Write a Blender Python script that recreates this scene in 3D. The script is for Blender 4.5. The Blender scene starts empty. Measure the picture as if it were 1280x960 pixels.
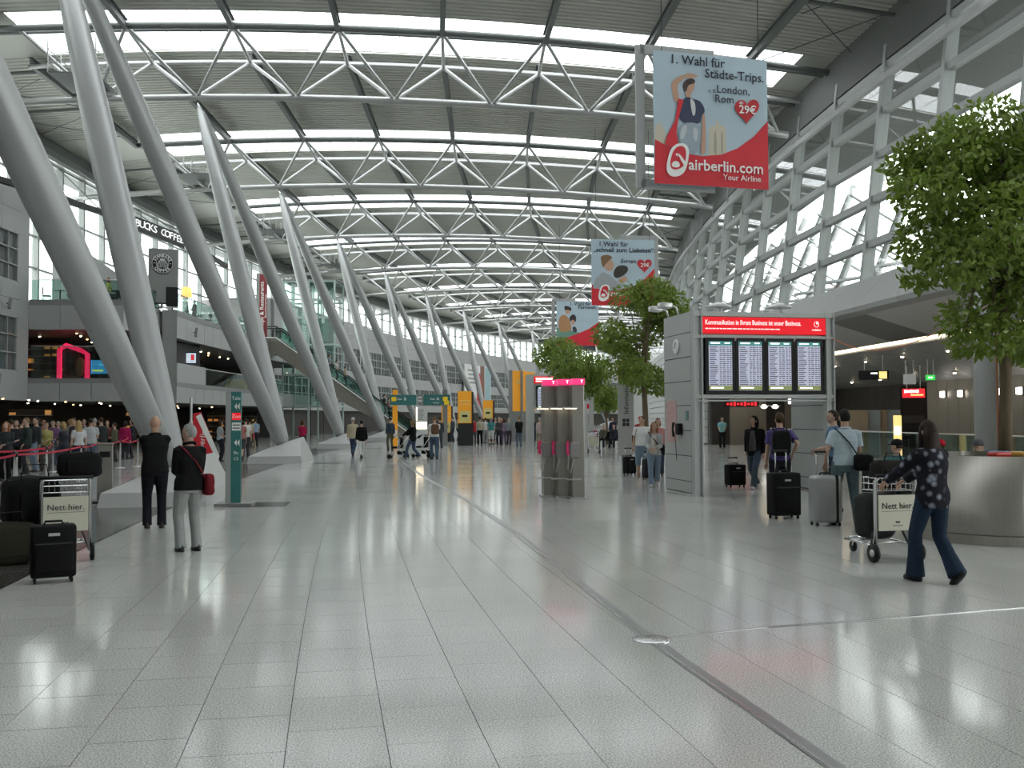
import bpy, bmesh, math, random
import numpy as np
from mathutils import Vector, Matrix, Quaternion
random.seed(7)
SC = bpy.context.scene
COL = SC.collection
PI = math.pi

# ------------------------------------------------------------------ camera
CAMH, FPX, PSI, PITCH, ROLL = 1.72, 1231.4, 0.20057, 0.03435, -0.00415
RAD = 327.624            # plan radius of the gently curving hall
cd = bpy.data.cameras.new('camera'); cam = bpy.data.objects.new('camera', cd); COL.objects.link(cam)
cd.sensor_width = 36.0; cd.lens = 36.0 * FPX / 1280.0; cd.clip_end = 2000
cF = Vector((math.sin(PSI) * math.cos(PITCH), math.cos(PSI) * math.cos(PITCH), math.sin(PITCH)))
cR = Vector((math.cos(PSI), -math.sin(PSI), 0)); cU = cR.cross(cF)
cR2 = cR * math.cos(ROLL) + cU * math.sin(ROLL); cU2 = cU * math.cos(ROLL) - cR * math.sin(ROLL)
mw = Matrix.Identity(4)
for i in range(3):
    mw[i][0], mw[i][1], mw[i][2] = cR2[i], cU2[i], -cF[i]
mw[2][3] = CAMH
cam.matrix_world = mw
SC.camera = cam

# ------------------------------------------------------------------ sky, exposure
SC.view_settings.view_transform = 'Standard'; SC.view_settings.look = 'None'
SC.view_settings.gamma = 1.0; SC.view_settings.use_curve_mapping = False
SC.view_settings.exposure = 0.0
wd = bpy.data.worlds.new('overcast_sky'); SC.world = wd; wd.use_nodes = True
bgn = wd.node_tree.nodes['Background']
bgn.inputs['Color'].default_value = (0.975, 1.0, 0.985, 1); bgn.inputs['Strength'].default_value = 4.6
SC.cycles.max_bounces = 7; SC.cycles.diffuse_bounces = 3; SC.cycles.glossy_bounces = 3
SC.cycles.transparent_max_bounces = 12; SC.cycles.sample_clamp_indirect = 6.0

# ------------------------------------------------------------------ plan frame: s runs along the hall, u to the right of the camera track
def P(s, u, z=0.0):
    t = s / RAD
    return Vector((RAD - (RAD - u) * math.cos(t), (RAD - u) * math.sin(t), z))
def floor_pt(px, py, z=0.0):
    """point of the level z seen at a photo pixel"""
    v = cF + cR2 * ((px - 640) / FPX) - cU2 * ((py - 480) / FPX)
    k = (z - CAMH) / v.z
    return Vector((v.x * k, v.y * k, z))
def on_u(px, py, u):
    """point of the curved surface at offset u on the right side seen at a photo pixel"""
    lo, hi = 5.0, 120.0
    for _ in range(40):
        m = (lo + hi) / 2; v = depth_pt(px, py, m); uu = RAD - math.hypot(RAD - v.x, v.y)
        if uu < u: lo = m
        else: hi = m
    return v, math.atan2(v.y, RAD - v.x) * RAD
def depth_pt(px, py, D):
    v = cF + cR2 * ((px - 640) / FPX) - cU2 * ((py - 480) / FPX)
    return Vector((0, 0, CAMH)) + v * D

# ------------------------------------------------------------------ materials
MATS = {}
def mat(name, col, rough=0.6, metal=0.0, var=0.06, scale=6.0, bump=0.0, emit=0.0, spec=0.5, ecol=None, stretch=None):
    if name in MATS: return MATS[name]
    m = bpy.data.materials.new(name); m.use_nodes = True
    nt = m.node_tree; b = nt.nodes['Principled BSDF']
    b.inputs['Roughness'].default_value = rough; b.inputs['Metallic'].default_value = metal
    b.inputs['Specular IOR Level'].default_value = spec
    tc = nt.nodes.new('ShaderNodeTexCoord'); nz = nt.nodes.new('ShaderNodeTexNoise')
    nz.inputs['Scale'].default_value = scale; nz.inputs['Detail'].default_value = 3
    if stretch:
        mp = nt.nodes.new('ShaderNodeMapping'); mp.inputs['Scale'].default_value = stretch
        nt.links.new(tc.outputs['Object'], mp.inputs['Vector']); nt.links.new(mp.outputs[0], nz.inputs['Vector'])
    else:
        nt.links.new(tc.outputs['Object'], nz.inputs['Vector'])
    mx = nt.nodes.new('ShaderNodeMix'); mx.data_type = 'RGBA'
    c1 = [max(0, c * (1 - var)) for c in col]; c2 = [min(1, c * (1 + var)) for c in col]
    mx.inputs[6].default_value = (*c1, 1); mx.inputs[7].default_value = (*c2, 1)
    nt.links.new(nz.outputs['Fac'], mx.inputs[0]); nt.links.new(mx.outputs[2], b.inputs['Base Color'])
    if bump:
        bp = nt.nodes.new('ShaderNodeBump'); bp.inputs['Strength'].default_value = bump; bp.inputs['Distance'].default_value = 0.01
        nt.links.new(nz.outputs['Fac'], bp.inputs['Height']); nt.links.new(bp.outputs[0], b.inputs['Normal'])
    if emit:
        b.inputs['Emission Color'].default_value = (*(ecol or col), 1); b.inputs['Emission Strength'].default_value = emit
    MATS[name] = m
    return m
def glass_mat(name, tint=(0.9, 0.96, 0.94), refl=0.08, rough=0.02):
    m = bpy.data.materials.new(name); m.use_nodes = True; nt = m.node_tree
    nt.nodes.remove(nt.nodes['Principled BSDF']); out = nt.nodes['Material Output']
    tr = nt.nodes.new('ShaderNodeBsdfTransparent'); tr.inputs[0].default_value = (*tint, 1)
    gl = nt.nodes.new('ShaderNodeBsdfGlossy'); gl.inputs['Roughness'].default_value = rough
    lw = nt.nodes.new('ShaderNodeLayerWeight'); lw.inputs[0].default_value = 0.5
    pw = nt.nodes.new('ShaderNodeMath'); pw.operation = 'POWER'; pw.inputs[1].default_value = 4.0
    ma = nt.nodes.new('ShaderNodeMath'); ma.operation = 'MULTIPLY_ADD'; ma.inputs[1].default_value = 0.55; ma.inputs[2].default_value = refl; ma.use_clamp = True
    mx = nt.nodes.new('ShaderNodeMixShader')
    nt.links.new(lw.outputs['Facing'], pw.inputs[0]); nt.links.new(pw.outputs[0], ma.inputs[0]); nt.links.new(ma.outputs[0], mx.inputs[0])
    nt.links.new(tr.outputs[0], mx.inputs[1]); nt.links.new(gl.outputs[0], mx.inputs[2]); nt.links.new(mx.outputs[0], out.inputs[0])
    MATS[name] = m
    return m
def granite(name, dark, light, rough, scale=95):
    m = bpy.data.materials.new(name); m.use_nodes = True; nt = m.node_tree; b = nt.nodes['Principled BSDF']
    tc = nt.nodes.new('ShaderNodeTexCoord'); geo = nt.nodes.new('ShaderNodeNewGeometry')
    n1 = nt.nodes.new('ShaderNodeTexNoise'); n1.inputs['Scale'].default_value = scale; n1.inputs['Detail'].default_value = 2
    n2 = nt.nodes.new('ShaderNodeTexNoise'); n2.inputs['Scale'].default_value = 0.7; n2.inputs['Detail'].default_value = 3
    oi = nt.nodes.new('ShaderNodeObjectInfo')
    nt.links.new(geo.outputs['Position'], n1.inputs['Vector']); nt.links.new(geo.outputs['Position'], n2.inputs['Vector'])
    cr = nt.nodes.new('ShaderNodeValToRGB'); cr.color_ramp.elements[0].position = 0.40; cr.color_ramp.elements[1].position = 0.62
    cr.color_ramp.elements[0].color = (*dark, 1); cr.color_ramp.elements[1].color = (*light, 1)
    nt.links.new(n1.outputs['Fac'], cr.inputs[0])
    ad = nt.nodes.new('ShaderNodeMath'); ad.operation = 'MULTIPLY_ADD'; ad.inputs[1].default_value = 0.05; ad.inputs[2].default_value = 0.0
    nt.links.new(oi.outputs['Random'], ad.inputs[0])
    a2 = nt.nodes.new('ShaderNodeMath'); a2.operation = 'MULTIPLY_ADD'; a2.inputs[1].default_value = 0.16; nt.links.new(n2.outputs['Fac'], a2.inputs[0]); nt.links.new(ad.outputs[0], a2.inputs[2])
    a3 = nt.nodes.new('ShaderNodeMath'); a3.operation = 'ADD'; a3.inputs[1].default_value = 0.87; nt.links.new(a2.outputs[0], a3.inputs[0])
    mx = nt.nodes.new('ShaderNodeMix'); mx.data_type = 'RGBA'; mx.blend_type = 'MULTIPLY'; mx.inputs[0].default_value = 1
    cb = nt.nodes.new('ShaderNodeCombineColor')
    for i in range(3): nt.links.new(a3.outputs[0], cb.inputs[i])
    nt.links.new(cr.outputs[0], mx.inputs[6]); nt.links.new(cb.outputs[0], mx.inputs[7]); nt.links.new(mx.outputs[2], b.inputs['Base Color'])
    rr = nt.nodes.new('ShaderNodeMath'); rr.operation = 'MULTIPLY_ADD'; rr.inputs[1].default_value = 0.07; rr.inputs[2].default_value = rough
    nt.links.new(n2.outputs['Fac'], rr.inputs[0]); nt.links.new(rr.outputs[0], b.inputs['Roughness'])
    b.inputs['Specular IOR Level'].default_value = 0.27
    MATS[name] = m
    return m

M = MATS
granite('granite_floor', (0.36, 0.365, 0.35), (0.72, 0.72, 0.69), 0.08)
granite('dark_granite', (0.055, 0.055, 0.05), (0.10, 0.10, 0.095), 0.12)
glass_mat('skylight_glass', (0.97, 0.98, 1.0), 0.03)
glass_mat('clear_glass', (0.93, 0.955, 0.945), 0.05)
glass_mat('rail_glass', (0.72, 0.86, 0.82), 0.07)
mat('joint_dark', (0.06, 0.06, 0.055), 0.8)
mat('steel_paint', (0.37, 0.385, 0.38), 0.42, 0.3, 0.04, 2.0)
mat('truss_white', (0.40, 0.41, 0.40), 0.32, 0.35, 0.04, 2.0)
mat('rafter_grey', (0.13, 0.145, 0.14), 0.5, 0.1)
mat('deck_sheet', (0.54, 0.55, 0.50), 0.5, 0.1, 0.05, 0.4)
mat('stone', (0.50, 0.51, 0.50), 0.55, 0, 0.05, 3)
mat('soffit_panel', (0.60, 0.61, 0.60), 0.45, 0.1, 0.03, 0.8)
mat('panel_grey', (0.38, 0.39, 0.385), 0.5, 0.1, 0.04, 0.8)
mat('panel_dim', (0.24, 0.245, 0.24), 0.55, 0.1, 0.04, 0.8)
mat('mullion', (0.34, 0.36, 0.35), 0.45, 0.15)
mat('wall_white', (0.62, 0.64, 0.63), 0.6)
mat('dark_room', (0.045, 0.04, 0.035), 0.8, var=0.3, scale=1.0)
mat('dark_metal', (0.03, 0.032, 0.033), 0.45, 0.3)
mat('black', (0.010, 0.010, 0.011), 0.5, spec=.3)
mat('black_cloth', (0.010, 0.010, 0.011), 0.85, spec=.12, var=0.25, scale=30, bump=0.2)
mat('eave_dark', (0.12, 0.125, 0.12), 0.6)
mat('stainless', (0.40, 0.385, 0.345), 0.40, 0.9, 0.10, 3, stretch=(14, 14, 0.4))
mat('chrome', (0.68, 0.69, 0.69), 0.22, 1.0, 0.02)
mat('aluminium', (0.62, 0.63, 0.63), 0.35, 0.8, 0.03)
mat('white_paint', (0.80, 0.81, 0.80), 0.5, var=0.02)
mat('grey_window', (0.10, 0.12, 0.12), 0.12, 0.0, 0.3, 0.6)
mat('red_sign', (0.80, 0.02, 0.03), 0.5, var=0.03, emit=0.6, spec=.1)
mat('sign_white', (0.9, 0.9, 0.88), 0.5, emit=0.75, var=.01)
mat('red_print', (0.62, 0.015, 0.03), 0.55, var=0.03)
mat('white_light', (0.95, 0.95, 0.92), 0.5, emit=2.2)
mat('warm_light', (1.0, 0.72, 0.42), 0.5, emit=6.0, var=0.02)
mat('strip_light', (1.0, 0.82, 0.55), 0.5, emit=4.0, var=0.02)

# ------------------------------------------------------------------ mesh builder
class MB:
    def __init__(s): s.v = []; s.f = []; s.m = []
    def add(s, vs, fs, mi=0, mt=None):
        o = len(s.v)
        s.v += [tuple(mt @ Vector(v)) for v in vs] if mt is not None else [tuple(v) for v in vs]
        s.f += [tuple(i + o for i in f) for f in fs]; s.m += [mi] * len(fs)
        return s
    def box(s, c, d, mi=0, mt=None, bev=0.0):
        x, y, z = c; a, b, e = d[0] / 2, d[1] / 2, d[2] / 2
        if bev <= 0:
            vs = [(x + i * a, y + j * b, z + k * e) for k in (-1, 1) for j in (-1, 1) for i in (-1, 1)]
            return s.add(vs, [(0, 2, 3, 1), (4, 5, 7, 6), (0, 1, 5, 4), (2, 6, 7, 3), (0, 4, 6, 2), (1, 3, 7, 5)], mi, mt)
        bm = bmesh.new(); bmesh.ops.create_cube(bm, size=1)
        for v in bm.verts: v.co = Vector((v.co.x * d[0], v.co.y * d[1], v.co.z * d[2]))
        bmesh.ops.bevel(bm, geom=list(bm.edges) + list(bm.verts), offset=bev, segments=2, affect='EDGES', profile=0.6)
        vs = [(v.co.x + x, v.co.y + y, v.co.z + z) for v in bm.verts]; bm.verts.index_update()
        fs = [[v.index for v in f.verts] for f in bm.faces]; bm.free()
        return s.add(vs, fs, mi, mt)
    def quad(s, a, b, c, d, mi=0): return s.add([a, b, c, d], [(0, 1, 2, 3)], mi)
    def tube(s, pts, rs, n=8, mi=0, mt=None, flat=None, closed=False):
        pts = [Vector(p) for p in pts]
        if not hasattr(rs, '__len__'): rs = [rs] * len(pts)
        vs = []; prev = None
        N = len(pts)
        for i, p in enumerate(pts):
            if closed: t = (pts[(i + 1) % N] - pts[i - 1]).normalized()
            else: t = (pts[min(i + 1, N - 1)] - pts[max(i - 1, 0)]).normalized()
            if prev is None:
                ax = Vector((0, 0, 1)) if abs(t.z) < 0.9 else Vector((1, 0, 0))
                x = t.cross(ax).normalized()
            else:
                x = prev - t * prev.dot(t)
                x = x.normalized() if x.length > 1e-6 else t.orthogonal().normalized()
            prev = x; y = t.cross(x)
            fy = flat if flat else 1.0
            for k in range(n):
                a = 2 * PI * k / n
                vs.append(p + x * (math.cos(a) * rs[i]) + y * (math.sin(a) * rs[i] * fy))
        fs = []
        for i in range(N if closed else N - 1):
            j = (i + 1) % N
            for k in range(n):
                fs.append((i * n + k, i * n + (k + 1) % n, j * n + (k + 1) % n, j * n + k))
        if not closed: fs += [tuple(range(n - 1, -1, -1)), tuple((N - 1) * n + k for k in range(n))]
        return s.add(vs, fs, mi, mt)
    def prism(s, poly, h0, h1, axis='z', mi=0, mt=None):
        """polygon (list of 2-D points) extruded between h0 and h1 along an axis"""
        def q(a, b, h): return {'z': (a, b, h), 'y': (a, h, b), 'x': (h, a, b)}[axis]
        n = len(poly); vs = [q(a, b, h0) for a, b in poly] + [q(a, b, h1) for a, b in poly]
        fs = [tuple(range(n - 1, -1, -1)), tuple(range(n, 2 * n))] + [(i, (i + 1) % n, n + (i + 1) % n, n + i) for i in range(n)]
        return s.add(vs, fs, mi, mt)
    def lathe(s, prof, n=20, c=(0, 0, 0), mi=0, mt=None):
        vs = []; fs = []
        for r, z in prof:
            for k in range(n):
                a = 2 * PI * k / n; vs.append((c[0] + r * math.cos(a), c[1] + r * math.sin(a), c[2] + z))
        for i in range(len(prof) - 1):
            for k in range(n): fs.append((i * n + k, i * n + (k + 1) % n, (i + 1) * n + (k + 1) % n, (i + 1) * n + k))
        fs += [tuple(range(n - 1, -1, -1)), tuple((len(prof) - 1) * n + k for k in range(n))]
        return s.add(vs, fs, mi, mt)
    def ball(s, c, r, n=10, m=7, mi=0, mt=None):
        if not hasattr(r, '__len__'): r = (r, r, r)
        vs = []; fs = []
        for i in range(m + 1):
            a = PI * i / m
            for k in range(n):
                b = 2 * PI * k / n
                vs.append((c[0] + r[0] * math.sin(a) * math.cos(b), c[1] + r[1] * math.sin(a) * math.sin(b), c[2] + r[2] * math.cos(a)))
        for i in range(m):
            for k in range(n): fs.append((i * n + k, (i + 1) * n + k, (i + 1) * n + (k + 1) % n, i * n + (k + 1) % n))
        return s.add(vs, fs, mi, mt)
    def arc(s, s0, s1, ds, prof, mi=0, caps=True):
        """closed (u, z) profile swept along the curved hall"""
        n = max(1, round((s1 - s0) / ds)); m = len(prof); vs = []
        for i in range(n + 1):
            q = s0 + (s1 - s0) * i / n
            vs += [P(q, u, z) for u, z in prof]
        fs = [(i * m + k, i * m + (k + 1) % m, (i + 1) * m + (k + 1) % m, (i + 1) * m + k) for i in range(n) for k in range(m)]
        if caps: fs += [tuple(range(m - 1, -1, -1)), tuple(n * m + k for k in range(m))]
        return s.add(vs, fs, mi)
    def arcbox(s, s0, s1, u0, u1, z0, z1, ds=6.0, mi=0): return s.arc(s0, s1, ds, [(u0, z0), (u1, z0), (u1, z1), (u0, z1)], mi)
    def mesh(s, name, mats, smooth=False):
        me = bpy.data.meshes.new(name); me.from_pydata(s.v, [], s.f)
        for m in (mats if isinstance(mats, (list, tuple)) else [mats]): me.materials.append(M[m] if isinstance(m, str) else m)
        if any(s.m): me.polygons.foreach_set('material_index', s.m)
        if smooth: me.polygons.foreach_set('use_smooth', [True] * len(me.polygons))
        me.update()
        return me
def link(o, parent=None):
    COL.objects.link(o)
    if parent is not None: o.parent = parent
    return o
def obj(name, mb, mats, parent=None, smooth=False, loc=None, rz=0):
    me = mb.mesh(name, mats, smooth) if isinstance(mb, MB) else mb
    o = link(bpy.data.objects.new(name, me), parent)
    if loc is not None: o.location = loc
    if rz: o.rotation_euler = (0, 0, rz)
    if smooth and isinstance(mb, MB) and smooth == 'auto':
        me.set_sharp_from_angle(angle=math.radians(40))
    return o
def tag(o, label=None, cat=None, group=None, kind=None):
    if label: o['label'] = label
    if cat: o['category'] = cat
    if group: o['group'] = group
    if kind: o['kind'] = kind
    return o
def thing(name, label, cat, loc=(0, 0, 0), rz=0.0, group=None, kind=None):
    o = link(bpy.data.objects.new(name, None)); o.location = loc; o.rotation_euler = (0, 0, rz); o.empty_display_size = 0.2
    return tag(o, label, cat, group, kind)
def struct(name, mb=None, mats=None, label=None):
    if mb is None: o = link(bpy.data.objects.new(name, None))
    else: o = obj(name, mb, mats)
    o['kind'] = 'structure'
    if label: o['label'] = label
    return o
def copy_tree(o, parent=None):
    c = link(o.copy(), parent)
    for ch in list(o.children): copy_tree(ch, c)
    return c
def head(s): return -s / RAD          # local y points along the hall
def curve_rz(s): return -s / RAD
UNIT = None
def strut(name, a, b, r, mname, parent):
    """a tube between two world points, as a scaled copy of one shared unit tube"""
    global UNIT
    if UNIT is None: UNIT = {}
    if mname not in UNIT:
        mb = MB(); mb.tube([(0, 0, 0), (0, 0, 1)], 1.0, 8); UNIT[mname] = mb.mesh('unit_tube_' + mname, mname, True)
        UNIT[mname].set_sharp_from_angle(angle=math.radians(60))
    o = link(bpy.data.objects.new(name, UNIT[mname]), parent)
    a, b = Vector(a), Vector(b); dv = b - a
    o.location = a; o.rotation_mode = 'QUATERNION'; o.rotation_quaternion = dv.to_track_quat('Z', 'Y'); o.scale = (r, r, dv.length)
    return o
TXS = bpy.data.scenes.new('tmp_text')
def text_mesh(txt, size, bold=0.0, align='CENTER', shear=0.0, spacing=1.0):
    cu = bpy.data.curves.new('lettering', 'FONT'); cu.body = txt; cu.size = size; cu.offset = bold * size
    cu.align_x = align; cu.align_y = 'CENTER'; cu.shear = shear; cu.space_character = spacing; cu.resolution_u = 2
    cu.extrude = 0.003
    o = bpy.data.objects.new('lettering', cu); TXS.collection.objects.link(o)
    TXS.view_layers[0].update(); dg = TXS.view_layers[0].depsgraph; me = bpy.data.meshes.new_from_object(o.evaluated_get(dg))
    bpy.data.objects.remove(o); bpy.data.curves.remove(cu)
    return me
def text(txt, size, mname, parent, loc, rot=(PI / 2, 0, 0), bold=0.0, align='CENTER', name='lettering', shear=0.0, sx=1.0, spacing=1.0):
    me = text_mesh(txt, size, bold, align, shear, spacing)
    me.materials.clear(); me.materials.append(M[mname])
    o = link(bpy.data.objects.new(name, me), parent); o.location = loc; o.rotation_euler = rot; o.scale = (sx, 1, 1)
    return o

# ================================================================== THE SETTING
# ---------------- floor: granite slabs in running bond that follow the curve
TW, TL, TU0, TS0 = 0.5225, 0.643, 0.352, 5.93
fb = MB()
fb.arc(-12, 290, 4, [(-34, -0.3), (34, -0.3), (34, -0.012), (-34, -0.012)])
floor = struct('floor', fb, 'joint_dark', 'pale speckled granite slab floor of the hall')
gap = 0.0045
BAND = (-4.75, -3.27)          # dark granite band under the column feet
tile_me = MB().box((0, 0, -0.007), (TW - gap, TL - gap, 0.014)).mesh('floor_tile', 'granite_floor')
slots = []
def is_dark(k): return BAND[0] < TU0 + (k + .5) * TW < BAND[1]
for k in range(-40, 39):
    uc_ = TU0 + (k + .5) * TW
    if abs(uc_ - 2.5) < 0.2: pass
    for j in range(-14, 190):
        s_ = TS0 + (j + (0.5 if k % 2 == 0 else 0.0)) * TL * 1.0
        slots.append((k, uc_, s_))
def share(uc_, s_):
    p = P(s_, uc_); v = p - Vector((0, 0, CAMH)); z = v.dot(cF)
    if z < 2.2: return 0
    x = v.dot(cR2) / z; y = v.dot(cU2) / z
    if abs(x) > 0.58 or abs(y) > 0.44: return 0
    return 1.0 / z ** 3
slots.sort(key=lambda q: -share(q[1], q[2]) if not is_dark(q[0]) else 0)
rest = MB(); darks = MB()
for i, (k, uc_, s_) in enumerate(slots):
    if is_dark(k):
        continue
    if i < 300:
        o = link(bpy.data.objects.new('floor_tile', tile_me), floor); o.location = P(s_, uc_); o.rotation_euler = (0, 0, head(s_))
    else:
        a, b = TW / 2 - gap / 2, TL / 2 - gap / 2
        p = [P(s_ + dy, uc_ + dx) for dx, dy in ((-a, -b), (a, -b), (a, b), (-a, b))]
        rest.quad(*p)
for s_ in range(0, 140):
    q0 = -6 + s_ * 1.2
    for w_ in range(2):
        u0 = BAND[0] - 0.09 + w_ * 0.785
        darks.quad(P(q0 + .004, u0), P(q0 + .004, u0 + .78), P(q0 + 1.196, u0 + .78), P(q0 + 1.196, u0))
far = MB(); far.arc(TS0 + 190 * TL, 290, 4, [(-34, -0.02), (34, -0.02), (34, 0), (-34, 0)])
for m_, nm, ml in ((rest, 'floor_tile_field', 'granite_floor'), (darks, 'dark_slab_band', 'dark_granite'), (far, 'floor_far_field', 'granite_floor')):
    tag(obj(nm, m_, ml, floor), kind='stuff')
# metal expansion joint along the hall, a round cover and the cross joint
ej = MB()
def flat_strip(mb, pts, w, z0, z1):
    for (s0, u0), (s1, u1) in zip(pts, pts[1:]):
        for i in range(8):
            a = P(s0 + (s1 - s0) * i / 8, u0 + (u1 - u0) * i / 8); b = P(s0 + (s1 - s0) * (i + 1) / 8, u0 + (u1 - u0) * (i + 1) / 8)
            d = (b - a).normalized(); n = Vector((d.y, -d.x, 0)) * w / 2
            vs = [a - n, a + n, b + n, b - n]
            mb.add([(v.x, v.y, z0) for v in vs] + [(v.x, v.y, z1) for v in vs], [(4, 5, 6, 7), (0, 1, 5, 4), (1, 2, 6, 5), (2, 3, 7, 6), (3, 0, 4, 7)])
mat('joint_metal', (0.36, 0.37, 0.37), 0.3, 0.85, 0.05)
main_pts = [(2, 2.46), (5.4, 2.5), (7.37, 2.5), (11.4, 2.62), (15.3, 2.68), (20.7, 2.55), (31.8, 1.76), (50, .3)]
cross_pts = [(7.37, 2.5), (7.62, 3.56), (7.73, 4.62), (7.95, 6.16), (8.4, 9.5)]
for nm, pts in (('expansion_joint_cover', main_pts), ('cross_joint_cover', cross_pts)):
    w = 0.10 if pts is main_pts else 0.055
    m_ = MB(); flat_strip(m_, pts, w, -0.005, 0.004)
    j = tag(obj(nm, m_, 'joint_metal', floor))
    m2 = MB(); flat_strip(m2, [(a, b - (w * .30 if pts is main_pts else 0)) for a, b in pts], 0.016, 0.0, 0.0075); obj('joint_rib', m2, 'chrome', j)
m_ = MB(); m_.lathe([(0.15, -0.004), (0.15, 0.006), (0.11, 0.011), (0.0, 0.012)], 24); obj('round_joint_cover', m_, 'chrome', floor, True, P(7.37, 2.5))

# ---------------- roof: trusses, rafters, corrugated deck, skylights
S1, DS, UC, NB, HC, HA, KC = 49.296, 18.366, -9.431, 4.880, 17.727, 0.0583, 0.821
def zb(k): return HC - HA * (k - KC) ** 2
def uk(k): return UC + k * NB
NT = list(range(-1, 13))
def ts(n): return S1 + (n - 1) * DS
ORD = {-1: 'directly overhead, out of the picture', 0: 'nearest in view, only its right end seen'}
NUMW = ['', 'first', 'second', 'third', 'fourth', 'fifth', 'sixth', 'seventh', 'eighth', 'ninth', 'tenth', 'eleventh', 'twelfth']
ceiling = struct('ceiling', label='curved roof of ribbed metal sheet between skylights')
K0, K1 = -1, 6
DECK = 2.72
for n in NT:
    s_ = ts(n)
    lab = ('white tubular roof truss %s' % ORD[n]) if n < 1 else '%s white tubular roof truss counted from the camera' % NUMW[n]
    t = thing('roof_truss', lab, 'roof truss', (0, 0, 0), 0, 'triangular steel trusses across the roof')
    lo = MB(); ks = np.arange(-2.9, 6.35, 0.25); lo.tube([P(s_, uk(k), zb(k)) for k in ks], 0.17, 10); obj('bottom_chord', lo, 'truss_white', t, True)
    for off, hz, nm, r in ((-3.1, 2.34, 'upper_chord', 0.16), (0.8, 2.05, 'upper_chord', 0.09), (0.98, 2.2, 'upper_chord', 0.06), (-2.4, 2.42, 'cross_purlin', 0.09)):
        c = MB(); c.tube([P(s_ + off, uk(k), zb(k) + hz) for k in np.arange(-1.75, 6.7, 0.25)], r, 8 if r > .1 else 6); obj(nm, c, 'truss_white' if off > 0 else 'rafter_grey', t, True)
    if n <= 9:
        for k in range(K0, K1 + 1):
            a = P(s_, uk(k), zb(k))
            for dk in (-.5, .5):
                if k + dk > 6.1: continue
                kk = k + dk
                strut('web_strut', a, P(s_ - 3.1, uk(kk), zb(kk) + 2.34), 0.085, 'truss_white', t)
                strut('web_strut', a, P(s_ + 0.8, uk(kk), zb(kk) + 2.05), 0.095, 'truss_white', t)
        for k in range(K0, K1 + 1):
            kk = k + .5
            if kk > 6.1: continue
            strut('cross_strut', P(s_ - 3.1, uk(kk), zb(kk) + 2.34), P(s_ + .8, uk(kk), zb(kk) + 2.05), 0.09, 'truss_white', t)
    else:
        w = MB()
        for k in range(K0, K1 + 1):
            for dk in (-.5, .5):
                w.tube([P(s_, uk(k), zb(k)), P(s_ - 3.1, uk(k + dk), zb(k + dk) + 2.34)], .085, 5); w.tube([P(s_, uk(k), zb(k)), P(s_ + .8, uk(k + dk), zb(k + dk) + 2.05)], .095, 5)
        tag(obj('web_struts', w, 'truss_white', t), kind='stuff')
# rafters along the hall (I-beams) and the ribbed deck sheets between them, bay by bay
SK0, SK1 = -3.9, 1.0          # skylight opening relative to each truss
raf = []
RK = [-2.95, -1.75] + [i + .5 for i in range(-1, 7)]
def ibeam(a, b, h, w, parent, name='rafter', m='rafter_grey'):
    a, b = Vector(a), Vector(b); d = (b - a).normalized(); x = d.cross(Vector((0, 0, 1))).normalized(); y = x.cross(d)
    mb = MB()
    def pl(c0, hw, hh):
        vs = [p + y * c0 + x * i * hw + y * j * hh for p in (a, b) for i, j in ((-1, -1), (1, -1), (1, 1), (-1, 1))]
        mb.add(vs, [(0, 1, 2, 3), (7, 6, 5, 4), (0, 4, 5, 1), (1, 5, 6, 2), (2, 6, 7, 3), (3, 7, 4, 0)])
    pl(h / 2, w / 2, .02); pl(-h / 2, w / 2, .02); pl(0, .018, h / 2)
    return obj(name, mb, m, parent)
for n in NT[:-1]:
    sa, sb = ts(n) + SK1, ts(n + 1) + SK0
    for k in RK:
        ibeam(P(sa - .1, uk(k), zb(k) + DECK - .34), P(sb + .8, uk(k), zb(k) + DECK - .34), .42, .24, ceiling)
    ks = [-3.1] + RK[1:] + [6.95]
    pitch = 0.40 if n < 5 else 0.7
    for ka, kb in zip(ks, ks[1:]):
        if n >= 7 and ka != ks[0]: continue
        kk = (ka, kb) if n < 7 else (ks[0], ks[-1])
        mb = MB(); rows = []
        cnt = int((sb - sa) / pitch)
        us = np.linspace(kk[0], kk[1], 3 if n < 7 else 24)
        ss = []
        for i in range(cnt):
            q = sa + (sb - sa) * i / cnt; w = (sb - sa) / cnt
            ss += [(q, 0), (q + w * .5, 0), (q + w * .6, .13), (q + w * .9, .13)]
        ss.append((sb, 0))
        nu = len(us)
        vs = [P(q, uk(k), zb(k) + DECK + h) for q, h in ss for k in us]
        fs = [(i * nu + j, (i + 1) * nu + j, (i + 1) * nu + j + 1, i * nu + j + 1) for i in range(len(ss) - 1) for j in range(nu - 1)]
        mb.add(vs, fs); obj('deck_sheet', mb, 'deck_sheet', ceiling)
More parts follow.
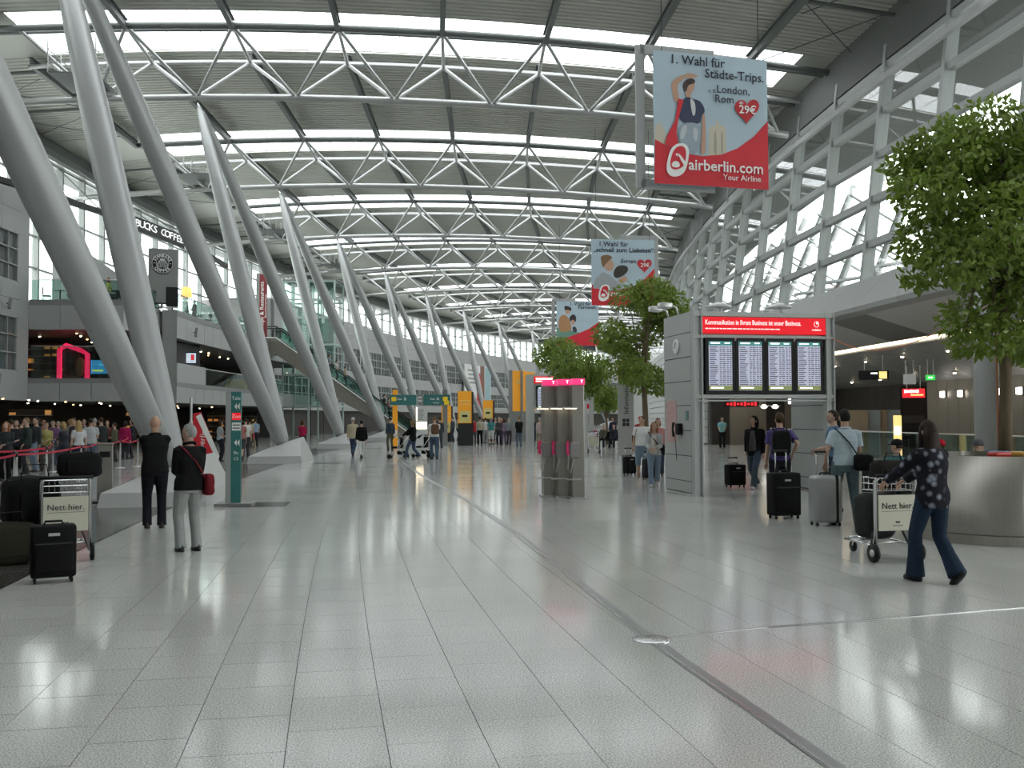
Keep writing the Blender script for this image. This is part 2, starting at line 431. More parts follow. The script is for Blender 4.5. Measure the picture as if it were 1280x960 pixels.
# solid deck beside the skylights, closed roof ends and the opaque outer skin
for n in NT:
    sa, sb = ts(n) + SK0, ts(n) + SK1
    for ka, kb in ((-3.1, -1.55), (6.0, 6.95)):
        mb = MB(); us = np.linspace(ka, kb, 3)
        vs = [P(q, uk(k), zb(k) + DECK) for q in (sa - .02, sb + .02) for k in us]
        mb.add(vs, [(j, 3 + j, 4 + j, 1 + j) for j in range(2)]); obj('deck_sheet', mb, 'deck_sheet', ceiling)
    # skylight panes with glazing bars
    kk = np.linspace(-1.55, 6.0, 24)
    sky = struct('window_%d' % (n + 2), label='long skylight strip above a roof truss')
    if n <= 4:
        for a, b in zip(kk, kk[1:]):
            q = [P(sa, uk(a) + .02, zb(a) + DECK + .1), P(sa, uk(b) - .02, zb(b) + DECK + .1), P(sb, uk(b) - .02, zb(b) + DECK + .1), P(sb, uk(a) + .02, zb(a) + DECK + .1)]
            pm = MB(); pm.add(q + [v + Vector((0, 0, .012)) for v in q], [(0, 3, 2, 1), (4, 5, 6, 7), (0, 1, 5, 4), (1, 2, 6, 5), (2, 3, 7, 6), (3, 0, 4, 7)])
            obj('pane', pm, 'skylight_glass', sky)
    else:
        pm = MB()
        for a, b in zip(kk, kk[1:]): pm.quad(P(sa, uk(a), zb(a) + DECK + .1), P(sa, uk(b), zb(b) + DECK + .1), P(sb, uk(b), zb(b) + DECK + .1), P(sb, uk(a), zb(a) + DECK + .1))
        obj('pane', pm, 'skylight_glass', sky)
    bar = MB()
    for a in kk: bar.tube([P(sa, uk(a), zb(a) + DECK + .1), P(sb, uk(a), zb(a) + DECK + .1)], .022, 4)
    for q in (sa, sa + 1.6, sb): bar.tube([P(q, uk(a), zb(a) + DECK + .08) for a in kk], .035 if q != sa + 1.6 else .02, 4)
    obj('glazing_bars', bar, 'truss_white', sky)
for n in NT[:-1]:
    for k0, k1 in ((-2.95, -1.75), (5.5, 6.5)):      # wind bracing rods of the outer roof fields
        sa, sb = ts(n) + SK1 + 1, ts(n + 1) + SK0 - 1
        if n > 4: continue
        mid = (sa + sb) / 2
        for a, b in ((sa, mid), (mid, sb)):
            for f in (0, 1):
                strut('bracing_rod', P(a, uk(k0 if f else k1), zb(k0) + DECK - .4), P(b, uk(k1 if f else k0), zb(k1) + DECK - .4), .025, 'rafter_grey', ceiling)
            strut('purlin_tube', P(a, uk(k0), zb(k0) + DECK - .45), P(a, uk(k1), zb(k1) + DECK - .45), .09, 'rafter_grey', ceiling)
end = MB(); end.arc(ts(12) + 1, ts(12) + 1.4, 1, [(-26, 0), (24, 0), (24, 21), (-26, 21)])
struct('wall_far', end, 'wall_white', 'pale wall closing the far end of the hall')
bk = MB(); bk.arc(-11, -10.6, 1, [(-26, 0), (24, 0), (24, 21), (-26, 21)])
struct('wall_back', bk, 'panel_grey', 'wall behind the camera')
b2 = MB(); us = np.linspace(-3.1, 6.95, 12)
vs = [P(q, uk(k), zb(k) + DECK) for q in (-11, ts(-1) + SK0) for k in us]
b2.add(vs, [(j, 12 + j, 13 + j, 1 + j) for j in range(11)]); obj('deck_sheet', b2, 'deck_sheet', ceiling)

# ---------------- leaning columns and their stone plinths
def foot(n): return S1 - DS / 2 + (n - 2) * DS
for n in range(0, 12):
    fs_ = foot(n)
    FU = -3.62
    if n >= 1:
        near = {1: 'nearest, behind the bald man in black', 2: 'second from the camera, right of the green sign totem', 3: 'third from the camera, near the couple in white'}.get(n, '%s from the camera, far along the row' % NUMW[n])
        pl = thing('column_plinth', 'sloped pale stone plinth, ' + near, 'plinth', P(fs_, FU), head(fs_), 'stone plinths of the leaning columns')
        m_ = MB()
        m_.add([(-1.1, -1.6, 0), (.98, -1.6, 0), (1.05, 1.5, 0), (-1.1, 1.5, 0), (-1.05, -1.52, .28), (.92, -1.52, .28), (.99, 1.42, .28), (-1.05, 1.42, .28)],
               [(0, 1, 5, 4), (1, 2, 6, 5), (2, 3, 7, 6), (3, 0, 4, 7), (4, 5, 6, 7)])
        obj('kerb', m_, 'stone', pl)
        m_ = MB(); m_.add([(-1.05, -1.52, .28), (.92, -1.52, .28), (.99, 1.42, .28), (-1.05, 1.42, .28), (-.55, -.1, .55), (.72, .0, .98), (.72, .9, .98), (-.55, .9, .55)],
                          [(0, 1, 5, 4), (1, 2, 6, 5), (2, 3, 7, 6), (3, 0, 4, 7), (4, 5, 6, 7)])
        obj('sloped_top', m_, 'stone', pl)
    for side, nn in ((-1, n - 2), (1, n - 1)):
        if nn < -1 or (n == 0): continue
        a = P(fs_ + side * .22, FU, .70); b = P(ts(nn), UC, zb(0) - .12)
        where = {1: 'rising from the nearest plinth', 2: 'rising from the second plinth', 3: 'rising from the third plinth'}.get(n, 'rising from the %s plinth along the row' % NUMW[n])
        t = thing('leaning_column', 'grey tapered steel column %s, leaning %s' % (where, 'towards the camera' if side < 0 else 'away from the camera'), 'column', a, 0, 'leaning steel columns along the hall')
        d = b - a; L = d.length
        prof = [(0, .20), (.015, .26), (.12, .31), (.3, .365), (.5, .385), (.7, .34), (.85, .26), (.955, .15), (.97, .10)]
        m_ = MB(); m_.tube([d * f for f, r in prof], [r for f, r in prof], 20); sh = obj('shaft', m_, 'steel_paint', t, True)
        m_ = MB(); m_.tube([d * .965, d * 1.0], [.055, .055], 8); obj('tip_pin', m_, 'chrome', t, True)
        m_ = MB(); dn = d.normalized(); x = dn.orthogonal().normalized()
        for i in range(2):
            m_.tube([x * (i - .5) * .2 - dn * .15, x * (i - .5) * .2 + dn * .25], .05, 6)
        obj('foot_bracket', m_, 'dark_metal', t)
# ---------------- right side: glazed wall on a grey bulkhead, shops in the recess below
def uw(z): return 20.6 + 0.123 * (z - 10)
PS0, PDS = 39.44 - 6 * 5.47, 5.47
RAILS = [7.15, 8.84, 10.71, 12.59, 14.46, 16.4]
wr = struct('wall_right', label='tall glazed wall with pale posts and rails on the right')
FAR = [MB(), MB()]
for k in range(0, 46):
    s_ = PS0 + k * PDS
    if k > 20:
        FAR[0].arc(s_ - .12, s_ + .12, 1, [(uw(7) - .31, 7), (uw(7) + .31, 7), (uw(18.6) + .31, 18.6), (uw(18.6) - .31, 18.6)])
        for z in RAILS[1:]: FAR[0].arcbox(s_ - PDS + .12, s_ - .12, uw(z) - .16, uw(z) + .2, z - .17, z + .17)
        FAR[1].quad(P(s_ - PDS, uw(7) + .02, 7), P(s_, uw(7) + .02, 7), P(s_, uw(16.4) + .02, 16.4), P(s_ - PDS, uw(16.4) + .02, 16.4))
        continue
    m_ = MB(); a, b = P(s_, uw(7.0), 7.0), P(s_, uw(18.6), 18.6); d = b - a
    m_.box((0, 0, .5), (.46, .24, 1))
    o = obj('post', m_, 'mullion', wr, loc=a)
    o.rotation_euler = (0, math.atan(.123), head(s_)); o.scale = (1, 1, d.length)
    if k > 0:
        for i, z in enumerate(RAILS):
            if i == 0: continue
            m_ = MB(); m_.add([P(q, uw(z) + du, z + dz) for q in (s_ - PDS + .12, s_ - .12) for du, dz in ((-.14, -.14), (.18, -.14), (.18, .14), (-.14, .14))],
                              [(3, 2, 1, 0), (4, 5, 6, 7), (0, 1, 5, 4), (1, 2, 6, 5), (2, 3, 7, 6), (3, 0, 4, 7)])
            obj('rail', m_, 'mullion', wr)
        for z0, z1 in zip(RAILS, RAILS[1:]):
            m_ = MB(); m_.add([P(q, uw(z) + du, z) for du in (.02, .04) for q, z in ((s_ - PDS + .1, z0), (s_ - .1, z0), (s_ - .1, z1), (s_ - PDS + .1, z1))],
                              [(0, 1, 2, 3), (7, 6, 5, 4)])
            obj('pane', m_, 'clear_glass', wr)
tag(obj('far_posts', FAR[0], 'mullion', wr), kind='stuff'); tag(obj('far_panes', FAR[1], 'clear_glass', wr), kind='stuff')
cap = MB(); cap.arc(-11, 258, 5, [(uw(16.6) - .2, 16.6), (uw(16.6) + .1, 16.6), (uw(19), 19.3), (uw(19) - .3, 19.3)]); obj('eave_fascia', cap, 'eave_dark', wr)
gut = MB(); gut.arc(-11, 258, 5, [(20.55, 15.35), (20.75, 15.35), (20.75, 15.6), (20.55, 15.6)]); obj('service_rail', gut, 'panel_grey', wr)
oh = MB(); oh.arc(-20, 258, 5, [(21.9, 16.5), (26.5, 15.9), (26.5, 16.2), (21.9, 17.4)]); obj('roof_overhang', oh, 'eave_dark', wr)
# roof frames outside the glass: leaning struts, rails and a lower roof
osf = struct('trim_3', label='grey steel roof frames outside the glazed right wall')
for k in range(2, 16):
    s_ = PS0 + (k + .5) * PDS
    t = osf
    for a, b, r in (((s_, 23.2, 6.4), (s_ + 1.2, 27.5, 15.8), .20), ((s_, 23.4, 9), (s_, 31, 10.2), .10), ((s_, 31, 10.2), (s_ - 1.2, 24.5, 13.6), .07),
                    ((s_ + 1, 23.3, 11.2), (s_ + 3.2, 30, 8.2), .06), ((s_, 31, 10.2), (s_, 34, 6.4), .09)):
        strut('frame_tube', P(*a), P(*b), r, 'steel_paint', t)
    for u_, z_ in ((27, 9.6), (31, 10.2)):
        strut('rail_tube', P(s_, u_, z_), P(s_ + PDS, u_, z_), .08, 'steel_paint', t)
lr = MB(); lr.arc(0, 250, 5, [(22.5, 6.2), (44, 6.0), (44, 6.4), (22.5, 6.4)])
struct('trim_1', lr, 'panel_dim', 'lower flat roof outside the glazed wall')
bkh = struct('trim_2', label='grey panelled bulkhead with rounded nose and sloped soffit below the glazed wall')
SO = lambda u: 5.72 - .3 * (u - 18.9)
nose = [(20.3, 6.5), (20.3, 7.2), (19.9, 7.3), (19.15, 6.45), (18.75, 6.15), (18.62, 5.95), (18.7, 5.78), (18.95, 5.68), (20, 5.6)]
for i in range(15):
    a, b = 8 + i * 3.6, 8 + (i + 1) * 3.6
    m_ = MB(); m_.arc(a + .012, b - .012, 1.2, nose); obj('bulkhead_panel', m_, 'panel_grey', bkh, 'auto')
    for u0, u1 in ((19.0, 21.75), (22.2, 24.6), (24.63, 27.2)):
        m_ = MB(); m_.arc(a + .02, b - .02, 1.8, [(u0 + .02, SO(u0)), (u1 - .02, SO(u1)), (u1 - .02, SO(u1) + .1), (u0 + .02, SO(u0) + .1)]); obj('soffit_panel', m_, 'soffit_panel' if i != 8 or u0 > 20 else 'panel_dim', bkh)
    for j in range(3):
        m_ = MB(); m_.arc(a + j * 1.2 + .03, a + (j + 1) * 1.2 - .03, 1.2, [(21.8, SO(21.8) + .02), (22.1, SO(22.1) + .02), (22.1, SO(22.1) + .06), (21.8, SO(21.8) + .06)]); obj('light_strip', m_, 'strip_light', bkh)
for a in (34.6, 36.2, 38.6):
    m_ = MB(); m_.arc(a, a + .9, .9, [(19.92 - .05, 7.16), (19.92, 7.14), (19.42, 6.60), (19.36, 6.62)]); obj('vent_slot', m_, 'dark_metal', bkh)
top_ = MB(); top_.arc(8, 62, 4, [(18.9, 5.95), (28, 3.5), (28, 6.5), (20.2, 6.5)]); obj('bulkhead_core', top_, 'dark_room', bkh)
bw = struct('wall_shops', label='panelled back wall of the recess on the right')
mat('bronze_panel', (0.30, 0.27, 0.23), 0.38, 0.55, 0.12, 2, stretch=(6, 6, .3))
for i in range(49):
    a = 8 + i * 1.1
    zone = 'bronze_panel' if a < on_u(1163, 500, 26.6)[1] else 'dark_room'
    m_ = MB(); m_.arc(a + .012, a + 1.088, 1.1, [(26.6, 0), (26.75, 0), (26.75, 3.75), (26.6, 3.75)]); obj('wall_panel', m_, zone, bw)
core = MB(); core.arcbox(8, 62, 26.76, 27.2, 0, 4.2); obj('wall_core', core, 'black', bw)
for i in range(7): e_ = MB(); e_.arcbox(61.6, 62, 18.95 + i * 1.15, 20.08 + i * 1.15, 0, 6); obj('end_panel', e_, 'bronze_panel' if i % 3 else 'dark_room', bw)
e_ = MB(); e_.arcbox(8, 8.3, 18.9, 27, 0, 6); obj('end_panel', e_, 'panel_dim', bw)
# white slatted front further along the right side
wl = struct('wall_right_far', label='white slatted wall front further along the right side')
for i in range(14):
    m_ = MB(); m_.arcbox(62, 250, 18.6, 18.8, .1 + i * .5, .56 + i * .5, 6); obj('slat', m_, 'wall_white', wl)
core = MB(); core.arcbox(62, 250, 18.82, 20.4, 0, 7.2, 6); obj('wall_core', core, 'panel_dim', wl)

# ---------------- left side: galleries
def glass_rail(name, label, pts, z, h=1.05, closed=False, group=None):
    """glass balustrade along (s,u) points"""
    t = thing(name, label, 'railing', P(pts[0][0], pts[0][1], z), 0, group); o0 = P(pts[0][0], pts[0][1], z)
    for (s0, u0), (s1, u1) in zip(pts, pts[1:]):
        L = (P(s1, u1) - P(s0, u0)).length; n = max(1, round(L / 1.6))
        for i in range(n):
            a = P(s0 + (s1 - s0) * i / n, u0 + (u1 - u0) * i / n, z) - o0; b = P(s0 + (s1 - s0) * (i + 1) / n, u0 + (u1 - u0) * (i + 1) / n, z) - o0
            d = (b - a).normalized(); nn = Vector((d.y, -d.x, 0)) * .008; a2, b2 = a + d * .02, b - d * .02
            m_ = MB(); up = Vector((0, 0, h - .03)); m_.add([a2 - nn, b2 - nn, b2 - nn + up, a2 - nn + up, a2 + nn, b2 + nn, b2 + nn + up, a2 + nn + up], [(0, 1, 2, 3), (7, 6, 5, 4), (0, 4, 5, 1), (2, 6, 7, 3)])
            obj('glass_pane', m_, 'rail_glass', t)
        m_ = MB(); m_.tube([P(s0 + (s1 - s0) * i / 6, u0 + (u1 - u0) * i / 6, z + h) - o0 for i in range(7)], .028, 8); obj('handrail', m_, 'aluminium', t, True)
    return t
gl = struct('wall_left', label='grey panelled gallery building on the left')
def seg_panels(pts, z0, z1, w=1.9, th=.18, name='facade_panel', m='panel_grey', parent=None):
    for (s0, u0), (s1, u1) in zip(pts, pts[1:]):
        L = (P(s1, u1) - P(s0, u0)).length; n = max(1, round(L / w))
        for i in range(n):
            a = P(s0 + (s1 - s0) * i / n, u0 + (u1 - u0) * i / n, z0); b = P(s0 + (s1 - s0) * (i + 1) / n, u0 + (u1 - u0) * (i + 1) / n, z0)
            d = (b - a).normalized(); nn = Vector((-d.y, d.x, 0)) * th; a, b = a + d * .012, b - d * .012; up = Vector((0, 0, z1 - z0))
            m_ = MB(); m_.add([a, b, b + nn, a + nn, a + up, b + up, b + nn + up, a + nn + up], [(0, 1, 5, 4), (1, 2, 6, 5), (2, 3, 7, 6), (3, 0, 4, 7), (4, 5, 6, 7), (3, 2, 1, 0)])
            obj(name, m_, m, parent or gl)
# near block with two bands of gridded windows
BU = -19.0
for z0, z1 in ((0.0, 2.7), (2.72, 4.2), (6.95, 7.85), (7.87, 8.75), (11.25, 12.4), (12.42, 13.6)):
    if z0 < 1: continue
    seg_panels([(-8, BU), (52.6, BU)], z0, z1, 3.0)
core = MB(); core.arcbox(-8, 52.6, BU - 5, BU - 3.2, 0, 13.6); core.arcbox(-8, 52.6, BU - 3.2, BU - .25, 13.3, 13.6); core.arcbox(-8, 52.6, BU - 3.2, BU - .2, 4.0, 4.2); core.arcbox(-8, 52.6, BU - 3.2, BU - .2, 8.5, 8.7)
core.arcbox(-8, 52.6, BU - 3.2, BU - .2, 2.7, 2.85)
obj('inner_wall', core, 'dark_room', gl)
wi = 0
for z0, z1 in ((4.22, 6.93), (8.77, 11.23)):
    for j in range(10):
        a = 51.6 - (j + 1) * 3.0
        wi += 1
        w = struct('window_%d' % (20 + wi), label='gridded office window in the near grey block')
        for c in range(3):
            for r in range(3):
                m_ = MB(); q0 = a + c * .93; h = (z1 - z0) / 3
                m_.arcbox(q0 + .04, q0 + .89, BU - .16, BU - .14, z0 + r * h + .04, z0 + (r + 1) * h - .04, 2); obj('pane', m_, 'grey_window', w)
        m_ = MB()
        for c in range(4): m_.arcbox(a + c * .93 - .035, a + c * .93 + .035, BU - .2, BU - .02, z0, z1, 1)
        for r in range(4): m_.arcbox(a, a + 2.79, BU - .2, BU + (.02 if r else -.02), z0 + r * (z1 - z0) / 3 - .03, z0 + r * (z1 - z0) / 3 + .03, 3)
        obj('window_grid', m_, 'mullion', w)
        m_ = MB(); m_.arcbox(a + 2.8, a + 3.0, BU - .2, BU, z0, z1, 1); obj('window_pier', m_, 'panel_grey', w)
m_ = MB(); m_.arcbox(51.6, 52.6, BU - .3, BU, 2.72, 13.6, 1); m_.arcbox(52.3, 52.6, BU - 5, BU, 2.72, 13.6, 1); obj('corner_panel', m_, 'panel_grey', gl)
# two gallery slabs: a bay facing the camera, a splay, then along the hall
GP = [(52.6, -19.0), (52.6, -14.1), (57.3, -13.75)]
GP2 = [(57.9, -13.0), (70, -13.0), (82, -13.0)]
for pts in (GP, GP2):
    seg_panels(pts, 6.45, 7.72, 1.75); seg_panels(pts, 7.72, 8.02, 50, name='slab_edge', m='panel_dim')
    seg_panels(pts, 2.68, 3.62, 1.75); seg_panels(pts, 3.62, 3.88, 50, name='slab_edge', m='panel_dim')
sl = MB()
for z0, z1 in ((6.5, 7.95), (2.75, 3.85)):
    sl.arcbox(52.8, 57.4, -24, -14.3, z0, z1); sl.arcbox(57.4, 92, -24, -13.2, z0, z1)
obj('gallery_floor', sl, 'panel_dim', gl)
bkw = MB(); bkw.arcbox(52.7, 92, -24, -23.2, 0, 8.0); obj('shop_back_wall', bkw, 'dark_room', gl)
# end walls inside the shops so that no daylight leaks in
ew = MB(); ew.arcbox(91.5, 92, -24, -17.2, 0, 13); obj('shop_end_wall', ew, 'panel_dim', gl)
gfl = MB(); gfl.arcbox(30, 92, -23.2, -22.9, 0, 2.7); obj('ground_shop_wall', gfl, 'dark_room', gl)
glass_rail('glass_railing', 'upper gallery glass railing left of the round logo pillar', [(52.7, -18.9), (52.7, -14.2), (57.3, -13.85)], 8.02)
glass_rail('glass_railing', 'upper gallery glass railing by the café lamps', [(58, -13.1), (70, -13.1), (77, -13.1)], 8.02)
glass_rail('glass_railing', 'lower gallery glass railing in front of the pink arch', [(52.7, -18.9), (52.7, -14.2), (57.3, -13.85)], 3.88, 1.7)
glass_rail('glass_railing', 'lower gallery glass railing beside the wall television', [(63.5, -13.1), (70, -13.1), (82, -13.1)], 3.88)
m_ = MB(); m_.arcbox(58, 63.4, -13.2, -13.0, 3.88, 5.0); obj('parapet_panel', m_, 'panel_grey', gl)
# pillar with the round emblem
pil = thing('logo_pillar', 'grey pillar carrying a round black and white coffee emblem', 'pillar', P(57.6, -13.35), head(57.6) + .35)
m_ = MB(); m_.box((0, 0, 4.0), (.78, .9, 8.0)); obj('shaft', m_, 'panel_dim', pil)
m_ = MB(); m_.box((-.35, 0, 9.95), (1.62, 1.0, 3.1)); obj('head_block', m_, 'panel_dim', pil)
m_ = MB(); m_.box((.12, -.48, 8.75), (.66, .1, 1.12)); obj('dark_inset', m_, 'black', pil)
EM = Vector((-.42, -.53, 10.65))
m_ = MB(); m_.lathe([(.60, -.03), (.60, .03), (.57, .045), (0, .045)], 40, mt=Matrix.Translation(EM) @ Matrix.Rotation(PI / 2, 4, 'X')); emb = obj('emblem_disc', m_, 'black', pil)
for r0, r1, mm in ((.55, .575, 'white_paint'), (.33, .35, 'white_paint')):
    m_ = MB(); n = 40
    vs = [(EM.x + r * math.cos(2 * PI * k / n), EM.y - .049, EM.z + r * math.sin(2 * PI * k / n)) for r in (r0, r1) for k in range(n)]
    m_.add(vs, [(k, (k + 1) % n, n + (k + 1) % n, n + k) for k in range(n)]); obj('emblem_ring', m_, mm, pil)
for word, a0, a1, sgn in (('STARBUCKS', 155, 25, 1), ('COFFEE', 222, 318, -1)):
    for i, ch in enumerate(word):
        a = math.radians(a0 + (a1 - a0) * i / (len(word) - 1))
        text(ch, .23, 'white_paint', pil, (EM.x + .45 * math.cos(a), EM.y - .05, EM.z + .45 * math.sin(a)), (PI / 2, -(a - PI / 2) if sgn > 0 else -(a + PI / 2), 0), .03, name='emblem_letter')
for a in (0, PI):
    m_ = MB(); m_.prism([(EM.x + .45 * math.cos(a) + .045 * (1 if i % 2 == 0 else .4) * math.cos(PI / 2 + i * PI / 5), EM.z + .045 * (1 if i % 2 == 0 else .4) * math.sin(PI / 2 + i * PI / 5)) for i in range(10)], EM.y - .052, EM.y - .05, 'y'); obj('emblem_star', m_, 'white_paint', pil)
m_ = MB()                                    # plain wavy figure in the centre
for i in range(-3, 4):
    x = i * .075; hh = math.sqrt(max(.02, .30 ** 2 - x * x)) * (.9 if i else .7)
    m_.tube([(EM.x + x * (1 + .25 * math.sin(q * 5)), EM.y - .05, EM.z + hh * (q * 2 - 1)) for q in np.linspace(0, 1, 9)], .015, 4)
m_.prism([(EM.x - .1, EM.z + .17), (EM.x + .1, EM.z + .17), (EM.x + .13, EM.z + .27), (EM.x + .05, EM.z + .22), (EM.x, EM.z + .30), (EM.x - .05, EM.z + .22), (EM.x - .13, EM.z + .27)], EM.y - .055, EM.y - .05, 'y')
obj('emblem_centre', m_, 'white_paint', pil)
# curved fascia with the shop lettering
mat('sign_letter', (.9, .9, .88), .5, emit=.7)
fa = thing('shop_fascia', 'dark curved fascia band with white letters above the upper café', 'sign', P(52, -14.6, 12.4), 0)
o0 = Vector(fa.location)
def fas(t):                                   # plan curve of the fascia
    s_ = 44 + 24 * t; return P(s_, -18.2 + 5.2 * math.sin(min(1, t * 1.15) * PI / 2), 12.75 - 0.5 * t)
pts = [fas(i / 24) for i in range(25)]
m_ = MB()
vs = []
for p in pts: vs += [p - o0 + Vector((0, 0, -.12)), p - o0 + Vector((0, 0, .16)), p - o0 + Vector((-.2, .1, .16)), p - o0 + Vector((-.2, .1, -.12))]
m_.add(vs, [(i * 4 + k, i * 4 + (k + 1) % 4, (i + 1) * 4 + (k + 1) % 4, (i + 1) * 4 + k) for i in range(24) for k in range(4)])
obj('band', m_, 'dark_metal', fa)
word = 'STARBUCKS COFFEE'
for i, ch in enumerate(word):
    if ch == ' ': continue
    t_ = .39 + .0172 * i; p = fas(t_); d = fas(t_ + .01) - fas(t_ - .01)
    text(ch, .56, 'sign_letter', fa, p - o0 + Vector((.12, -.12, .02)), (PI / 2, 0, math.atan2(d.y, d.x) - .35), .014, name='fascia_letter')
m_ = MB(); a_, b_ = fas(.42), fas(.82)
for i in range(12):
    p, q = fas(.37 + .30 * i / 12), fas(.37 + .30 * (i + 1) / 12)
    m_.add([p - o0 + Vector((.03, -.03, -.36)), q - o0 + Vector((.03, -.03, -.36)), q - o0 + Vector((.03, -.03, .40)), p - o0 + Vector((.03, -.03, .40)), p - o0 + Vector((-.1, .1, -.36)), q - o0 + Vector((-.1, .1, -.36)), q - o0 + Vector((-.1, .1, .40)), p - o0 + Vector((-.1, .1, .40))], [(0, 1, 2, 3), (7, 6, 5, 4), (3, 2, 6, 7), (0, 4, 5, 1)])
obj('letter_board', m_, 'dark_metal', fa)
for t_ in (.35, .6, .85):
    p = fas(t_); strut('hanger_rod', p - o0, P(p.y, -20, 17) - o0, .03, 'rafter_grey', fa)
# clerestory glazing above the galleries
cl = struct('wall_left_upper', label='clerestory glazing under the left roof edge')
CU = -23.4
FAR2 = [MB(), MB()]
for i in range(86):
    a = -8 + i * 3.06
    if a > 125: FAR2[0].arcbox(a - .1, a + .1, CU - .2, CU + .2, 13.0, 19.2, 1); continue
    m_ = MB(); m_.arcbox(a - .1, a + .1, CU - .2, CU + .2, 8.0 if a < 92 else 13.0, 19.2, 1); obj('post', m_, 'mullion', cl)
for z in (8.2, 11.2, 13.2, 15.0, 16.7, 18.3):
    m_ = MB(); m_.arcbox(-8 if z > 13 else 52, 255 if z > 13 else 92, CU - .08, CU + .1, z - .06, z + .06, 6); obj('rail', m_, 'mullion', cl)
for i in range(85):
    a = -8 + i * 3.06
    for z0, z1 in ((8.2, 11.2), (11.2, 13.2), (13.2, 15.0), (15.0, 16.7), (16.7, 18.3)):
        if z0 < 13 and not (52 < a < 89): continue
        if a > 125 or a < 20: FAR2[1].arcbox(a + .1, a + 2.96, CU - .03, CU - .01, z0 + .06, z1 - .06, 4); continue
        m_ = MB(); m_.arcbox(a + .1, a + 2.96, CU - .03, CU - .01, z0 + .06, z1 - .06, 4); obj('pane', m_, 'clear_glass', cl)
tag(obj('far_posts', FAR2[0], 'mullion', cl), kind='stuff'); tag(obj('far_panes', FAR2[1], 'clear_glass', cl), kind='stuff')
m_ = MB(); m_.arc(-11, 258, 5, [(-25, 18.3), (-22.9, 18.3), (-22.7, 18.9), (-22.9, 19.6), (-25, 19.6)]); obj('roof_edge_beam', m_, 'rafter_grey', cl)
m_ = MB(); m_.arc(-11, 258, 5, [(-22.6, 18.1), (-22.45, 18.1), (-22.45, 18.35), (-22.6, 18.35)]); obj('edge_rail', m_, 'truss_white', cl)
# far grey facade with window bands, below the clerestory
ff = struct('wall_left_far', label='long grey facade with window bands further along on the left')
FUU = -17.0
for z0, z1 in ((0, 2.6), (2.62, 3.6), (5.9, 7.4), (10.2, 11.7), (11.72, 13.2)):
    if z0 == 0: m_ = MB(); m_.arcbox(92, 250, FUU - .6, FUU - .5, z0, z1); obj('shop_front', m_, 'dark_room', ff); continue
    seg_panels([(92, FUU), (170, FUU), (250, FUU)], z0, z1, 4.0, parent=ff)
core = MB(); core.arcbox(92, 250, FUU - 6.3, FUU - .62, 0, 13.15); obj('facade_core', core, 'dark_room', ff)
FARP = MB()
for i in range(39):
    a = 92.3 + i * 4.0
    for z0, z1 in ((3.62, 5.88), (7.42, 10.18)):
        for c in range(4):
            for r in range(3):
                hh = (z1 - z0) / 3
                if a > 118: FARP.arcbox(a + c + .06, a + c + .94, FUU - .16, FUU - .14, z0 + r * hh + .05, z0 + (r + 1) * hh - .05, 4); continue
                m_ = MB(); m_.arcbox(a + c + .06, a + c + .94, FUU - .16, FUU - .14, z0 + r * hh + .05, z0 + (r + 1) * hh - .05, 4); obj('pane', m_, 'grey_window', ff)
        m_ = MB(); m_.arcbox(a - .3, a, FUU - .2, FUU, z0, z1, 4)
        for c in range(1, 4): m_.arcbox(a + c - .05, a + c + .05, FUU - .2, FUU - .05, z0, z1, 2)
        obj('window_pier', m_, 'mullion', ff)
tag(obj('far_panes', FARP, 'grey_window', ff), kind='stuff')
for z in (4.37, 5.13, 8.34, 9.26):
    m_ = MB(); m_.arcbox(92, 250, FUU - .2, FUU + .05, z - .05, z + .05); obj('window_rail', m_, 'mullion', ff)
m_ = MB(); m_.arcbox(92, 92.3, FUU - 6.3, FUU, 2.6, 13.2, 1); obj('facade_end', m_, 'panel_grey', ff)
# ================================================================== THINGS
def colmat(c, rough=0.8, **k):
    nm = 'c_%d_%d_%d_%d' % tuple([int(x * 200) for x in c] + [int(rough * 100)])
    if rough >= .7: k.setdefault('spec', .15)
    return nm if mat(nm, c, rough, **k) else nm
mat('banner_sky', (0.42, 0.53, 0.60), 0.55, var=0.12, scale=0.7)
mat('ink', (0.015, 0.018, 0.03), 0.6)
mat('ink_white', (0.85, 0.85, 0.83), 0.6, var=0.02)
# ---------------- hanging advertising banners
def inv_quad(c, x, y):
    (x0, y0), (x1, y1), (x2, y2), (x3, y3) = c      # TL TR BR BL
    u = v = .5
    for _ in range(12):
        px = (1 - v) * ((1 - u) * x0 + u * x1) + v * ((1 - u) * x3 + u * x2); py = (1 - v) * ((1 - u) * y0 + u * y1) + v * ((1 - u) * y3 + u * y2)
        u += (x - px) / (x1 - x0); v += (y - py) / (y3 - y0)
    return u, v
def heart(cx, cy, w):
    out = []
    for i in range(28):
        t = 2 * PI * i / 28
        out.append((cx + w * (16 * math.sin(t) ** 3) / 32, cy - w * (13 * math.cos(t) - 5 * math.cos(2 * t) - 2 * math.cos(3 * t) - math.cos(4 * t)) / 32))
    return out
def chaikin(p):
    for _ in range(2):
        p = [q for i in range(len(p)) for q in ((p[i][0] * .75 + p[(i + 1) % len(p)][0] * .25, p[i][1] * .75 + p[(i + 1) % len(p)][1] * .25), (p[i][0] * .25 + p[(i + 1) % len(p)][0] * .75, p[i][1] * .25 + p[(i + 1) % len(p)][1] * .75))]
    return p
